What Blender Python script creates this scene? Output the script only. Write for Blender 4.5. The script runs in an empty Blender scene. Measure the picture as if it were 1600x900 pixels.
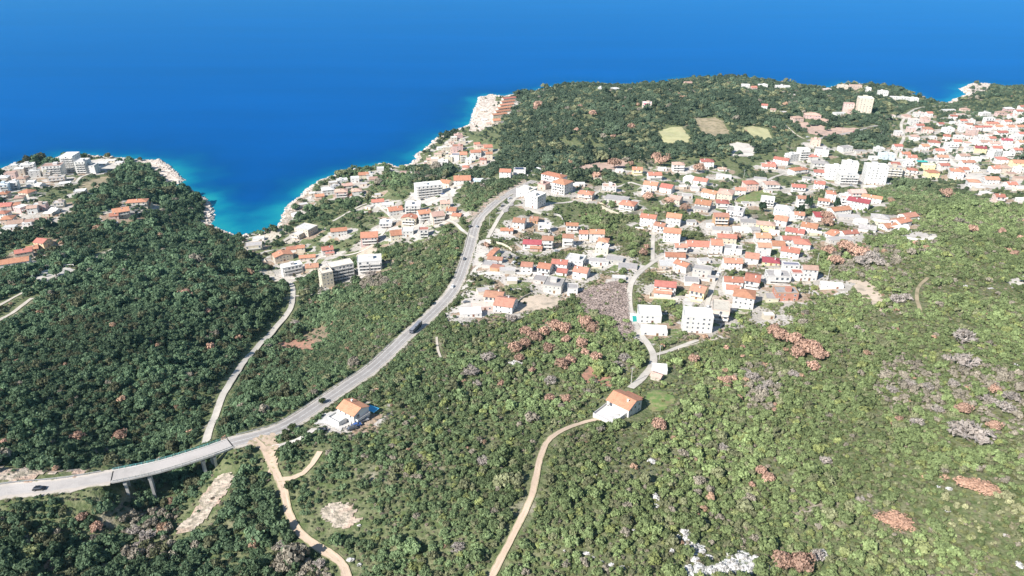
import bpy, math, random
import numpy as np
from mathutils import Vector
random.seed(7); rng = np.random.default_rng(11)
SC = bpy.context.scene
COL = SC.collection
R = math.radians
# ------------------------------------------------------------------ camera
CAMZ, PITCH, FPX = 275.0, 26.5, 1109.0
cam = bpy.data.cameras.new('camera'); camo = bpy.data.objects.new('camera', cam); COL.objects.link(camo)
camo.location = (0, 0, CAMZ); camo.rotation_euler = (R(90 - PITCH), 0, 0)
cam.sensor_width = 36; cam.lens = 36 * FPX / 1600; cam.clip_start = 1; cam.clip_end = 60000
SC.camera = camo
# ------------------------------------------------------------------ sky, sun, exposure
SUN_AZ, SUN_EL = 228.0, 39.0        # compass-like angle of the sun seen from the scene, clockwise from +y
w = bpy.data.worlds.new("World"); SC.world = w; w.use_nodes = True
nt = w.node_tree
sky = nt.nodes.new('ShaderNodeTexSky'); sky.sky_type = 'NISHITA'; sky.sun_disc = False
sky.sun_elevation = R(SUN_EL); sky.sun_rotation = R(SUN_AZ); sky.altitude = 200
sky.air_density = 1.0; sky.dust_density = 0.2; sky.ozone_density = 1.0
bg = nt.nodes['Background']; nt.links.new(sky.outputs[0], bg.inputs[0]); bg.inputs[1].default_value = 0.082
sl = bpy.data.lights.new('sun', 'SUN'); sl.energy = 5.0; sl.angle = R(0.53); sl.color = (1, 0.955, 0.89)
so = bpy.data.objects.new('sun', sl); COL.objects.link(so)
_sd = Vector((math.sin(R(SUN_AZ)) * math.cos(R(SUN_EL)), math.cos(R(SUN_AZ)) * math.cos(R(SUN_EL)), math.sin(R(SUN_EL))))
so.rotation_euler = _sd.to_track_quat('Z', 'Y').to_euler(); so.location = (0, 0, 900)
SC.view_settings.view_transform = 'Standard'; SC.view_settings.look = 'None'
SC.view_settings.gamma = 1; SC.view_settings.exposure = 0.85
try: SC.view_settings.use_curve_mapping = False
except Exception: pass
SC.cycles.max_bounces = 4; SC.cycles.diffuse_bounces = 2; SC.cycles.glossy_bounces = 2
SC.cycles.use_denoising = True
try: SC.cycles.denoiser = 'OPENIMAGEDENOISE'; SC.cycles.denoising_input_passes = 'RGB_ALBEDO_NORMAL'; SC.cycles.denoising_prefilter = 'NONE'; SC.cycles.denoising_quality = 'HIGH'
except Exception: pass
SC.cycles.use_adaptive_sampling = True; SC.cycles.adaptive_threshold = 0.006
try: SC.cycles.volume_bounces = 0
except Exception: pass
# ------------------------------------------------------------------ projection helpers
CP, SP = math.cos(R(PITCH)), math.sin(R(PITCH))
def ray(px, py):
    u = (np.asarray(px, float) - 800) / FPX; v = (450 - np.asarray(py, float)) / FPX
    return u, CP + SP * v, -SP + CP * v
def at_z(px, py, z):
    dx, dy, dz = ray(px, py); t = (z - CAMZ) / dz
    return dx * t, dy * t
def project(x, y, z):
    zz = z - CAMZ
    dep = y * CP - zz * SP; up = y * SP + zz * CP
    dep = np.where(dep < 1, 1, dep)
    return 800 + FPX * x / dep, 450 - FPX * up / dep, dep
def inpoly(px, py, poly):
    px = np.asarray(px); py = np.asarray(py); r = np.zeros(px.shape, bool)
    n = len(poly)
    for i in range(n):
        x0, y0 = poly[i]; x1, y1 = poly[(i + 1) % n]
        if y0 == y1: continue
        c = ((y0 > py) != (y1 > py)) & (px < (x1 - x0) * (py - y0) / (y1 - y0) + x0)
        r ^= c
    return r
def segdist(x, y, pts, closed=False):
    best = np.full(np.shape(x), 1e9)
    n = len(pts)
    for i in range(n if closed else n - 1):
        ax, ay = pts[i][:2]; bx, by = pts[(i + 1) % n][:2]
        L = (bx - ax) ** 2 + (by - ay) ** 2 + 1e-9
        t = np.clip(((x - ax) * (bx - ax) + (y - ay) * (by - ay)) / L, 0, 1)
        best = np.minimum(best, (x - ax - t * (bx - ax)) ** 2 + (y - ay - t * (by - ay)) ** 2)
    return np.sqrt(best)
def smooth(pts, step=5.0):
    P = np.array(pts, float); out = []
    Q = np.vstack([2 * P[0] - P[1], P, 2 * P[-1] - P[-2]])
    for i in range(1, len(Q) - 2):
        L = np.linalg.norm(Q[i + 1][:2] - Q[i][:2]); n = max(1, int(L / step))
        for k in range(n):
            t = k / n; p0, p1, p2, p3 = Q[i - 1:i + 3]
            out.append(0.5 * ((2 * p1) + (-p0 + p2) * t + (2 * p0 - 5 * p1 + 4 * p2 - p3) * t * t + (-p0 + 3 * p1 - 3 * p2 + p3) * t ** 3))
    out.append(P[-1]); return np.array(out)
# cheap value noise
_nt = rng.random((256, 256))
def vnoise(x, y, s):
    x = np.asarray(x) / s; y = np.asarray(y) / s
    xi = np.floor(x).astype(int); yi = np.floor(y).astype(int); fx = x - xi; fy = y - yi
    fx = fx * fx * (3 - 2 * fx); fy = fy * fy * (3 - 2 * fy)
    g = lambda a, b: _nt[a % 256, b % 256]
    return (g(xi, yi) * (1 - fx) + g(xi + 1, yi) * fx) * (1 - fy) + (g(xi, yi + 1) * (1 - fx) + g(xi + 1, yi + 1) * fx) * fy
# ------------------------------------------------------------------ objects, tags, meshes
def tag(o, label=None, cat=None, group=None, kind=None):
    if label: o['label'] = label
    if cat: o['category'] = cat
    if group: o['group'] = group
    if kind: o['kind'] = kind
    return o
def empty(name, loc, rz=0):
    o = bpy.data.objects.new(name, None); o.empty_display_size = 0.5
    o.location = loc; o.rotation_euler = (0, 0, rz); COL.objects.link(o); return o
def obj(name, me, parent=None, loc=None, rot=None, scale=None):
    o = bpy.data.objects.new(name, me); COL.objects.link(o)
    if parent is not None: o.parent = parent
    if loc is not None: o.location = loc
    if rot is not None: o.rotation_euler = rot
    if scale is not None: o.scale = scale
    return o
def mesh(name, v, f, mats, mi=None, smooth_=False):
    me = bpy.data.meshes.new(name); me.from_pydata([tuple(map(float, p)) for p in v], [], f)
    for m in (mats if isinstance(mats, (list, tuple)) else [mats]): me.materials.append(m)
    if mi is not None: me.polygons.foreach_set('material_index', mi)
    if smooth_: me.polygons.foreach_set('use_smooth', [True] * len(me.polygons))
    me.update(); return me
def quads(name, V, F, mats, smooth_=False, mi=None):
    """fast numpy mesh, F is (n,4) or (n,3)"""
    me = bpy.data.meshes.new(name); k = F.shape[1]
    me.vertices.add(len(V)); me.vertices.foreach_set('co', np.ascontiguousarray(V, dtype=np.float32).ravel())
    me.loops.add(F.size); me.loops.foreach_set('vertex_index', F.astype(np.int32).ravel())
    me.polygons.add(len(F)); me.polygons.foreach_set('loop_start', np.arange(0, F.size, k, dtype=np.int32))
    try: me.polygons.foreach_set('loop_total', np.full(len(F), k, dtype=np.int32))
    except Exception: pass
    for m in (mats if isinstance(mats, (list, tuple)) else [mats]): me.materials.append(m)
    if mi is not None: me.polygons.foreach_set('material_index', np.asarray(mi, dtype=np.int32))
    me.polygons.foreach_set('use_smooth', np.full(len(F), smooth_, dtype=bool))
    me.update(); me.validate(); return me
class MB:
    def __init__(s): s.v = []; s.f = []; s.m = []
    def poly(s, pts, faces, m=0):
        o = len(s.v); s.v += [tuple(p) for p in pts]; s.f += [tuple(i + o for i in f) for f in faces]; s.m += [m] * len(faces); return s
    def box(s, x0, x1, y0, y1, z0, z1, m=0):
        return s.poly([(x0, y0, z0), (x1, y0, z0), (x1, y1, z0), (x0, y1, z0), (x0, y0, z1), (x1, y0, z1), (x1, y1, z1), (x0, y1, z1)],
                      [(3, 2, 1, 0), (4, 5, 6, 7), (0, 1, 5, 4), (1, 2, 6, 5), (2, 3, 7, 6), (3, 0, 4, 7)], m)
    def tube(s, p, q, r0, r1, n=8, m=0):
        p = Vector(p); q = Vector(q); d = (q - p).normalized(); a = d.orthogonal().normalized(); b = d.cross(a)
        vs = [p + (a * math.cos(2 * math.pi * i / n) + b * math.sin(2 * math.pi * i / n)) * r0 for i in range(n)]
        vs += [q + (a * math.cos(2 * math.pi * i / n) + b * math.sin(2 * math.pi * i / n)) * r1 for i in range(n)]
        return s.poly(vs, [(i, (i + 1) % n, n + (i + 1) % n, n + i) for i in range(n)] + [tuple(range(n - 1, -1, -1)), tuple(range(n, 2 * n))], m)
    def me(s, name, mats, smooth_=False): return mesh(name, s.v, s.f, mats, s.m, smooth_)
# ------------------------------------------------------------------ materials
def mat(name, color, rough=0.8, spec=0.3, noise=None, bump=None, rnd=None, metal=0, coord='Object', noise2=None):
    """noise=(scale, color2, lo, hi); noise2 same, rnd=(hue, value) random per object; bump=(scale, strength, dist)"""
    m = bpy.data.materials.new(name); m.use_nodes = True; t = m.node_tree; N = t.nodes; L = t.links
    p = N['Principled BSDF']; p.inputs['Roughness'].default_value = rough; p.inputs['Metallic'].default_value = metal
    try: p.inputs['Specular IOR Level'].default_value = spec
    except Exception: pass
    tc = N.new('ShaderNodeTexCoord'); src = None
    rgb = N.new('ShaderNodeRGB'); rgb.outputs[0].default_value = (*color, 1); src = rgb.outputs[0]
    for nn in (noise, noise2):
        if not nn: continue
        sc, c2, lo, hi = nn
        tx = N.new('ShaderNodeTexNoise'); tx.inputs['Scale'].default_value = sc; tx.inputs['Detail'].default_value = 4
        L.new(tc.outputs[coord], tx.inputs['Vector'])
        cr = N.new('ShaderNodeValToRGB'); cr.color_ramp.elements[0].position = lo; cr.color_ramp.elements[1].position = hi
        L.new(tx.outputs['Fac'], cr.inputs[0])
        mx = N.new('ShaderNodeMixRGB'); L.new(cr.outputs[0], mx.inputs[0]); L.new(src, mx.inputs[1]); mx.inputs[2].default_value = (*c2, 1)
        src = mx.outputs[0]
    if rnd:
        oi = N.new('ShaderNodeObjectInfo'); hs = N.new('ShaderNodeHueSaturation')
        a = N.new('ShaderNodeMapRange'); a.inputs[3].default_value = 0.5 - rnd[0]; a.inputs[4].default_value = 0.5 + rnd[0]
        L.new(oi.outputs['Random'], a.inputs[0]); L.new(a.outputs[0], hs.inputs['Hue'])
        ml = N.new('ShaderNodeMath'); ml.operation = 'MULTIPLY'; ml.inputs[1].default_value = 7.31; L.new(oi.outputs['Random'], ml.inputs[0])
        fr = N.new('ShaderNodeMath'); fr.operation = 'FRACT'; L.new(ml.outputs[0], fr.inputs[0])
        b = N.new('ShaderNodeMapRange'); b.inputs[3].default_value = 1 - rnd[1]; b.inputs[4].default_value = 1 + rnd[1]
        L.new(fr.outputs[0], b.inputs[0]); L.new(b.outputs[0], hs.inputs['Value']); L.new(src, hs.inputs['Color']); src = hs.outputs[0]
    L.new(src, p.inputs['Base Color'])
    if bump:
        tx = N.new('ShaderNodeTexNoise'); tx.inputs['Scale'].default_value = bump[0]; tx.inputs['Detail'].default_value = 3
        L.new(tc.outputs[coord], tx.inputs['Vector'])
        bp = N.new('ShaderNodeBump'); bp.inputs['Strength'].default_value = bump[1]; bp.inputs['Distance'].default_value = bump[2]
        L.new(tx.outputs['Fac'], bp.inputs['Height']); L.new(bp.outputs[0], p.inputs['Normal'])
    return m
# ================================================================== COAST, TERRAIN
COAST_PX = [(-900, 330), (-300, 300), (-60, 275), (0, 265), (30, 258), (60, 250), (85, 250), (102, 243), (125, 243), (150, 245), (185, 247), (215, 252), (250, 251),
    (267, 263), (287, 283), (268, 291), (298, 299), (322, 312), (330, 325), (333, 345), (324, 350), (345, 361), (370, 371), (385, 369), (410, 365), (428, 358),
    (440, 349), (443, 338), (452, 321), (470, 307), (484, 293), (500, 283), (520, 275), (545, 268), (575, 262), (600, 257), (622, 262), (640, 259), (652, 249),
    (648, 243), (662, 236), (680, 219), (700, 208), (715, 203), (734, 196), (739, 180), (745, 165), (749, 153), (765, 149), (785, 152), (800, 149),
    (830, 145), (850, 139), (900, 131), (960, 134), (1000, 137), (1060, 126), (1120, 121), (1180, 124), (1240, 134), (1290, 140), (1320, 131), (1400, 137),
    (1436, 153), (1460, 160), (1478, 163), (1492, 156), (1512, 148), (1500, 139), (1520, 131), (1545, 131), (1570, 137), (1600, 137), (1700, 133), (2100, 128), (3200, 110)]
COAST = [tuple(float(a) for a in at_z(x, y, 0.0)) for x, y in COAST_PX]
LAND = COAST + [(9000, 3000), (9000, -6000), (-9000, -6000), (-9000, 700)]
def sub(p, step=22):
    out = []
    for (ax, ay), (bx, by) in zip(p[:-1], p[1:]):
        n = max(1, int(math.hypot(bx - ax, by - ay) / step))
        out += [(ax + (bx - ax) * k / n, ay + (by - ay) * k / n) for k in range(n)]
    return out
CTRL = [(50, 290, 14), (40, 400, 20), (180, 330, 25), (60, 430, 35), (100, 450, 42), (0, 560, 60), (150, 550, 64), (250, 470, 50), (330, 420, 26), (375, 400, 8), (0, 700, 82),
    (60, 720, 84), (130, 700, 68), (200, 640, 62), (260, 690, 58), (322, 690, 70), (345, 650, 62), (375, 590, 46), (440, 525, 28), (455, 450, 16), (420, 440, 13), (300, 600, 60), (390, 480, 40), (240, 300, 14),
    (235, 790, 75), (180, 845, 76), (110, 895, 80), (275, 755, 74), (0, 800, 84), (40, 890, 84), (340, 760, 80), (400, 800, 84), (430, 700, 86), (350, 880, 82), (540, 890, 90),
    (545, 640, 84), (600, 750, 90), (760, 880, 96), (870, 700, 96), (975, 640, 90), (800, 600, 82), (700, 545, 72), (760, 490, 66), (900, 470, 64), (1000, 540, 78), (990, 450, 70), (1090, 510, 74),
    (1240, 500, 80), (1200, 650, 90), (1200, 850, 98), (1400, 850, 102), (1590, 880, 108), (1590, 700, 106), (1590, 550, 100), (1400, 550, 92), (1400, 450, 84), (1590, 400, 82), (1300, 400, 72),
    (1150, 350, 55), (1000, 330, 50), (870, 290, 46), (870, 360, 52), (800, 400, 57), (950, 250, 36), (750, 272, 30), (700, 283, 26), (650, 315, 24), (560, 330, 10), (520, 385, 16), (600, 380, 28),
    (660, 400, 42), (560, 480, 46), (490, 435, 18), (450, 385, 8), (600, 560, 66), (450, 620, 72), (900, 180, 40), (850, 220, 38), (1000, 200, 40), (1100, 150, 34), (1080, 200, 38), (1150, 132, 22),
    (1250, 180, 28), (1350, 165, 26), (1300, 250, 34), (1450, 220, 30), (1500, 300, 46), (1400, 300, 46), (1590, 200, 32), (1590, 300, 56), (1550, 150, 14), (1200, 140, 18), (1040, 135, 26), (900, 142, 24), (960, 140, 24)]
HWY_PX = [(-140, 790, 88), (-60, 778, 88), (0, 767, 88), (64, 761, 88), (100, 757, 88), (175, 744, 88), (250, 728, 87.5), (330, 703, 87), (360, 692, 86.5), (440, 668, 84), (510, 624, 80), (545, 600, 78),
    (585, 572, 75), (640, 520, 69), (665, 499, 67), (700, 464, 63), (716, 438, 61), (726, 412, 59), (733, 390, 58), (738, 370, 56.5), (744, 350, 55), (753, 336, 54), (771, 319, 52), (790, 305, 50), (809, 294, 48), (835, 282, 46)]
HWY = smooth([(*map(float, at_z(x, y, z)), z) for x, y, z in HWY_PX], 4.0)
V0, V1 = at_z(172, 745, 88), at_z(357, 693, 86.6)     # viaduct ends
_c = []
for x, y, z in CTRL: a, b = at_z(x, y, z); _c.append((float(a), float(b), z))
for x, y in sub(COAST[2:-2], 60): _c.append((x, y, 1.5))
_v0y = HWY[np.argmin(np.hypot(HWY[:, 0] - V0[0], HWY[:, 1] - V0[1]))]; 
for i, p in enumerate(HWY[::9]):
    if not (V0[0] - 2 < p[0] < V1[0] + 2 and p[1] < 420): _c.append((p[0], p[1], p[2] - 0.3))
for x, y, z in [(0, 0, 108), (0, 70, 102), (300, 60, 108), (-300, 60, 96), (-600, 0, 105), (600, 0, 124), (0, -900, 300), (-1500, -500, 200), (1500, 0, 190), (1500, 600, 120), (-1500, 500, 40), (2500, 1500, 60), (-2500, 300, 60),
                (2500, -1500, 380), (-2500, -1500, 300), (900, 300, 124), (-700, 300, 85)]: _c.append((x, y, z))
_c = np.array(_c)
def _tp(r2): return 0.5 * r2 * np.log(r2 + 1e-6)
_n = len(_c); _X = _c[:, :2] / 500.0
_K = _tp(((_X[:, None] - _X[None]) ** 2).sum(-1)) + np.eye(_n) * 0.0008
_P = np.hstack([np.ones((_n, 1)), _X]); _A = np.zeros((_n + 3, _n + 3)); _A[:_n, :_n] = _K; _A[:_n, _n:] = _P; _A[_n:, :_n] = _P.T
_w = np.linalg.solve(_A, np.concatenate([_c[:, 2], np.zeros(3)]))
def rbf(x, y):
    x = x.ravel() / 500.0; y = y.ravel() / 500.0; out = np.empty(len(x))
    for i in range(0, len(x), 20000):
        s = slice(i, i + 20000); r2 = (x[s, None] - _X[None, :, 0]) ** 2 + (y[s, None] - _X[None, :, 1]) ** 2
        out[s] = _tp(r2) @ _w[:_n] + _w[_n] + _w[_n + 1] * x[s] + _w[_n + 2] * y[s]
    return out
# grid: fine inside, coarse outside
def axis(a, b, st, lo, hi):
    mid = np.arange(a, b + .1, st); out = list(mid); s = st; x = a
    left = []
    while x > lo: s *= 1.35; x -= s; left.append(x)
    s = st; x = b; right = []
    while x < hi: s *= 1.35; x += s; right.append(x)
    return np.array(left[::-1] + out + right)
GX = axis(-1040, 1260, 4.0, -7000, 7000); GY = axis(60, 1660, 4.0, -5000, 3000)
XX, YY = np.meshgrid(GX, GY)
fine = (np.abs(XX) < 1500) & (YY > 100) & (YY < 1900)
HH = rbf(XX, YY).reshape(XX.shape)
LM = inpoly(XX, YY, LAND)
CD = segdist(XX, YY, COAST)
HH = np.clip(HH, 1.5, 420)
HH = np.where(LM, HH * (1 - np.exp(-(CD + 2) / 16.0)) + 0.6, -np.minimum(CD * 0.35 + .5, 8))
amp = np.clip(CD / 60, 0, 1) * LM
HH += amp * ((vnoise(XX, YY, 38) - .5) * 3.2 + (vnoise(XX + 99, YY, 13) - .5) * 1.2)
rk = np.clip(1 - CD / 22, 0, 1) * LM
HH += rk * (vnoise(XX, YY + 50, 7) * 2.6)
# the road cuts its bench into the hill, except where it runs on the viaduct
hx = HWY[::2]; d = np.full(XX.shape, 1e9); zr = np.zeros(XX.shape)
near = (XX > -520) & (XX < 120) & (YY > 150) & (YY < 900)
xs, ys = XX[near], YY[near]; dd = np.full(xs.shape, 1e9); zz = np.zeros(xs.shape)
def on_viaduct(x, y): return (x > V0[0]) & (x < V1[0]) & (y < 430)
for a, b in zip(hx[:-1], hx[1:]):
    if on_viaduct((a[0] + b[0]) / 2, (a[1] + b[1]) / 2): continue
    L = ((b[:2] - a[:2]) ** 2).sum(); t = np.clip(((xs - a[0]) * (b[0] - a[0]) + (ys - a[1]) * (b[1] - a[1])) / L, 0, 1)
    q = np.hypot(xs - a[0] - t * (b[0] - a[0]), ys - a[1] - t * (b[1] - a[1])); u = q < dd
    dd[u] = q[u]; zz[u] = (a[2] + t * (b[2] - a[2]))[u]
k = np.clip((dd - 8) / 10, 0, 1); k = k * k * (3 - 2 * k)
HH[near] = HH[near] * k + (zz - 0.35) * (1 - k)
# open ravine under the deck
vp = [p for p in HWY if on_viaduct(p[0], p[1])]
dv = np.full(xs.shape, 1e9); zv = np.zeros(xs.shape)
for p in vp:
    q = np.hypot(xs - p[0], ys - p[1]); u = q < dv; dv[u] = q[u]; zv[u] = p[2]
al = np.clip((xs - V0[0]) / (V1[0] - V0[0]), 0, 1); depth = 2.5 + 12 * np.sin(np.pi * al) ** .8
hv = HH[near]; cap = zv - depth + np.clip(dv - 9, 0, 60) * .45
inside = on_viaduct(xs, ys) & (dv < 60); hv[inside] = np.minimum(hv[inside], cap[inside]); HH[near] = hv
def H(x, y):
    x = np.asarray(x, float); y = np.asarray(y, float)
    i = np.clip(np.searchsorted(GX, x) - 1, 0, len(GX) - 2); j = np.clip(np.searchsorted(GY, y) - 1, 0, len(GY) - 2)
    fx = (x - GX[i]) / (GX[i + 1] - GX[i]); fy = (y - GY[j]) / (GY[j + 1] - GY[j])
    a, b, c, d_ = HH[j, i], HH[j, i + 1], HH[j + 1, i], HH[j + 1, i + 1]
    return np.where(fx + fy < 1, a + fx * (b - a) + fy * (c - a), d_ + (1 - fx) * (c - d_) + (1 - fy) * (b - d_))   # same split as the mesh triangles
def at(px, py, above=0.0):
    dx, dy, dz = ray(px, py); dx, dy, dz = float(dx), float(dy), float(dz)
    t = np.linspace(120, 2600, 1700); x, y, z = dx * t, dy * t, CAMZ + dz * t
    hit = np.where(z < np.maximum(H(x, y), 0) + above)[0]
    if not len(hit): k = len(t) - 1
    else: k = max(hit[0], 1)
    lo, hi = t[k - 1], t[k]
    for _ in range(18):
        m = (lo + hi) / 2
        if CAMZ + dz * m < max(float(H(dx * m, dy * m)), 0) + above: hi = m
        else: lo = m
    return dx * hi, dy * hi, max(float(H(dx * hi, dy * hi)), 0.0)
def scale_at(x, y, z): return float(FPX / project(x, y, z)[2])
# ================================================================== HOUSES  (photo x, photo y of the roof centre, width m, depth m, angle, storeys, roof, wall)
# roof: g gable / h hipped / f flat + colour o orange r red m maroon t tan g grey w white s slate d dark rust ; wall: w white c cream p pink y yellow g grey b blue-white k brick
REG = {}
REG['L1'] = ("on the far-left seaside headland", """
42 256 16 10 20 4 fw w|29 263 12 9 20 3 fw c|16 269 12 9 15 3 ft p|4 275 12 9 15 3 hw c|53 266 12 9 25 3 fw w|6 287 9 10 20 3 fw b|20 284 10 9 20 3 fw w|34 276 11 9 10 2 ht c
62 286 8 7 -20 1 gw w|88 276 18 10 20 2 fg c|101 285 12 8 20 1 fw w|125 297 11 8 15 2 fw w|42 297 13 10 -15 2 ho c|30 306 9 9 20 2 ht c|16 318 9 14 -60 2 ho w|32 322 10 9 -20 2 fw p|62 318 12 9 15 2 fw p
92 315 10 9 20 2 fg c|86 326 9 7 -20 1 gw w|12 338 10 10 15 2 ho p|24 345 13 9 25 1 gt c|15 353 11 7 10 1 fw w|56 342 18 6 25 1 gt w|42 347 8 5 20 1 fw w|6 300 9 8 10 2 ho c|73 268 8 8 20 3 fw c|5 330 9 8 0 2 ho w|160 254 12 8 10 1 fw w|172 250 14 8 8 1 fw c|186 253 10 7 8 1 fw w|150 262 9 7 10 1 fw w|66 262 11 9 15 3 ft c|22 257 10 8 15 2 fw w|48 283 9 8 15 2 fw w|10 318 11 9 10 2 gr c|50 322 9 7 20 2 gt w|75 332 9 7 10 1 fw c""")
REG['L2'] = ("among the trees on the far-left slope", """
188 326 15 11 30 2 go c|214 312 20 9 12 2 ho c|229 317 9 8 10 1 go c|178 334 8 7 20 1 go p|66 374 11 9 -15 2 gr y|36 390 13 8 30 2 gr c|21 405 22 9 25 2 go w|50 385 9 8 30 1 go c|6 413 10 8 20 1 fw c""")
REG['C1'] = ("above the cove beach", """
396 381 15 10 15 2 fg c|404 371 11 7 10 1 fw w|478 354 17 15 -25 3 fw c|466 364 9 9 -25 2 fw c|441 395 10 14 -60 2 go c|455 413 9 17 -60 3 fw w|459 386 13 6 10 1 go w|470 384 7 6 10 2 go c|480 399 14 6 12 1 go c|487 413 11 8 15 1 gd c
511 386 10 8 20 2 gr w|515 394 8 6 20 1 fr p|529 357 15 8 15 2 go w|577 364 15 12 8 3 go p|620 361 12 11 15 2 go c|637 358 10 10 5 2 fw w|662 357 8 7 5 3 fr w|603 346 12 10 5 2 fw w|590 312 13 8 12 2 gr w
606 318 12 9 10 1 fw w|617 324 14 10 20 2 go w|640 337 9 12 80 3 go c|662 329 11 9 20 3 go w|683 332 11 10 20 3 gt c|695 314 9 8 10 2 gt c|706 325 9 8 -10 2 go c|714 334 8 6 -10 1 go c|697 282 11 9 -20 2 go c|722 276 18 13 5 2 go w
748 280 10 7 5 1 fw b|590 303 7 6 10 1 fw c|577 322 6 8 60 1 fg c|676 345 8 6 10 1 fg w""")
REG['C2'] = ("on the rocky shore east of the cove", """
594 262 9 8 10 2 fw w|568 270 12 9 10 2 go c|583 277 10 8 10 2 gt c|554 277 10 8 15 2 fw w|534 280 13 8 20 2 fw w|542 287 12 8 20 2 gt c|524 290 10 8 25 2 fg w|512 293 14 10 20 2 hw w|533 296 14 10 10 3 ht p
557 295 11 10 15 2 ht w|499 304 10 7 20 1 go c|487 301 7 6 20 1 fw c|568 286 8 7 10 1 fg c|545 303 7 6 10 1 go w|474 318 9 7 30 1 fw c|463 333 9 7 40 1 fw w|520 284 10 8 20 2 fw c|577 271 8 7 10 2 fw w|607 264 8 7 10 1 fw w|630 268 8 6 0 1 ft c""")
REG['P1'] = ("on the peninsula's west tip", """
795 152 26 7 30 2 gr c|793 157 26 7 30 2 go c|791 162 27 7 30 2 go c|788 167 27 7 30 2 go c|785 172 27 7 30 2 go c|780 177 26 7 28 2 go c|775 186 12 9 20 2 go c|764 192 9 8 10 1 ft c|716 210 11 9 20 2 ft p|709 214 9 8 10 2 fw c
715 227 14 10 5 3 fo p|724 238 9 12 5 4 go c|743 235 13 9 8 3 go w|762 227 11 10 10 3 go c|764 238 8 8 5 3 go c|692 251 13 9 5 2 fw w|712 241 9 8 0 3 fs w|755 247 8 8 0 2 hr p|728 259 8 6 0 1 hr p|690 237 10 8 10 2 ft c
679 247 10 8 10 2 fw c|697 229 9 8 10 2 fw c|705 222 8 7 10 1 ft c|732 248 8 8 0 2 fw w|668 252 9 7 10 1 fw p|750 226 8 7 10 2 ht c|701 244 9 8 5 3 fw c|684 240 10 8 10 2 fp c|708 232 9 8 5 2 ft p|722 219 9 8 10 2 fw c|745 223 8 7 10 2 go c|757 233 8 7 5 2 go w|672 247 9 8 10 2 ht c|688 230 9 8 15 1 fw w|738 243 8 7 5 2 fw w|775 181 10 8 20 1 fw w|755 172 10 8 10 1 fw c|757 186 9 8 10 1 fw w""")
REG['P2'] = ("along the crest of the wooded peninsula", """
940 137 12 8 0 2 fw w|961 137 14 8 0 2 hw w|969 140 7 7 0 1 fw w|1075 128 14 8 0 2 gt p|1011 160 14 12 -10 3 fw p|1195 163 9 7 -20 2 gr w|1208 170 8 6 -10 1 gt c|1222 174 13 5 0 1 fw c|1246 182 15 10 10 2 ht p|1270 177 22 13 -10 2 ht p|1286 186 15 10 -25 1 ht p
1165 132 14 9 -10 3 fw w|1178 135 10 8 0 2 gr p|1192 132 16 9 0 2 fw w|1223 134 26 10 -8 3 fw w|1236 147 14 8 -40 1 fw c|1292 139 15 10 0 2 fw p|1317 133 19 9 -5 4 fc c|1337 133 22 9 -5 4 ft p|1356 137 12 8 -10 3 fw w|1380 142 17 10 -10 4 fw w|1397 151 13 8 -10 2 fw w
1411 152 20 10 -10 3 fw w|1428 153 14 10 -10 4 fw w|1327 161 15 9 -15 5 fp p|1312 176 18 10 5 1 fw w|1330 172 8 7 0 2 fo p""")
REG['M1'] = ("beside the highway bend", """
790 265 12 9 -8 3 go w|812 264 13 9 -4 2 fg w|823 294 16 12 -35 3 fc w|837 303 13 14 -35 4 fw w|850 286 9 9 -35 2 ft p|916 299 14 9 -20 2 ho c|952 289 13 9 0 2 ft w|996 262 11 8 -8 2 go y|968 265 8 7 0 1 fw w|964 309 22 13 -20 1 fg g|982 315 14 11 -25 2 ho w
906 286 10 7 0 1 fw w|898 288 9 7 0 1 fw c|933 276 9 6 5 1 fg c""")
REG['M2'] = ("in the row just right of the highway", """
812 342 10 9 -12 2 gd w|792 357 10 5.5 -2 1 go w|835 340 7 9 -10 1 gd k|851 350 11 5 -3 2 fw w|894 349 10 6 -5 2 go w|856 370 8.5 8 -4 3 gd w|888 367 8.5 7 -8 3 gd w|912 361 7 7 -4 2 go w|933 360 11.5 8 -4 3 go w|943 373 8 7 -15 2 ho w|941 384 10 7 -15 2 fw c
832 376 14 8 -6 2 gm w|838 385 9 5 -6 1 go p|771 393 4 14 -22 1 go c|774 402 11 5 -12 1 gd w|766 411 10 7 -15 1 fg g|777 416 9 6 -20 1 fd k|793 420 11 6 0 1 fg g|824 411 8 7 -10 2 gd w|852 413 9 8 -20 2 go w|875 407 11 7 -12 2 gr w
900 402 13 11 -20 2 fw w|936 406 14 7 -10 1 fg w|909 419 10 8 -22 2 gd w|866 440 12 13 -15 2 fg g|845 434 9 8 -20 1 fg g|895 447 6.5 7 -5 2 fg w|773 457 12 8 -14 2 gd c|790 468 12 11 -16 2 gd w|735 485 13 8 8 1 fw w|757 476 16 6 8 1 fp p
981 415 13 9 -12 1 fg g|967 432 9 5 -5 1 fw g|961 403 12 8 -15 1 fg g|800 436 7 5 0 1 fw c|879 421 7 6 -15 1 gr w|755 452 8 6 15 1 fg c""")
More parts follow.
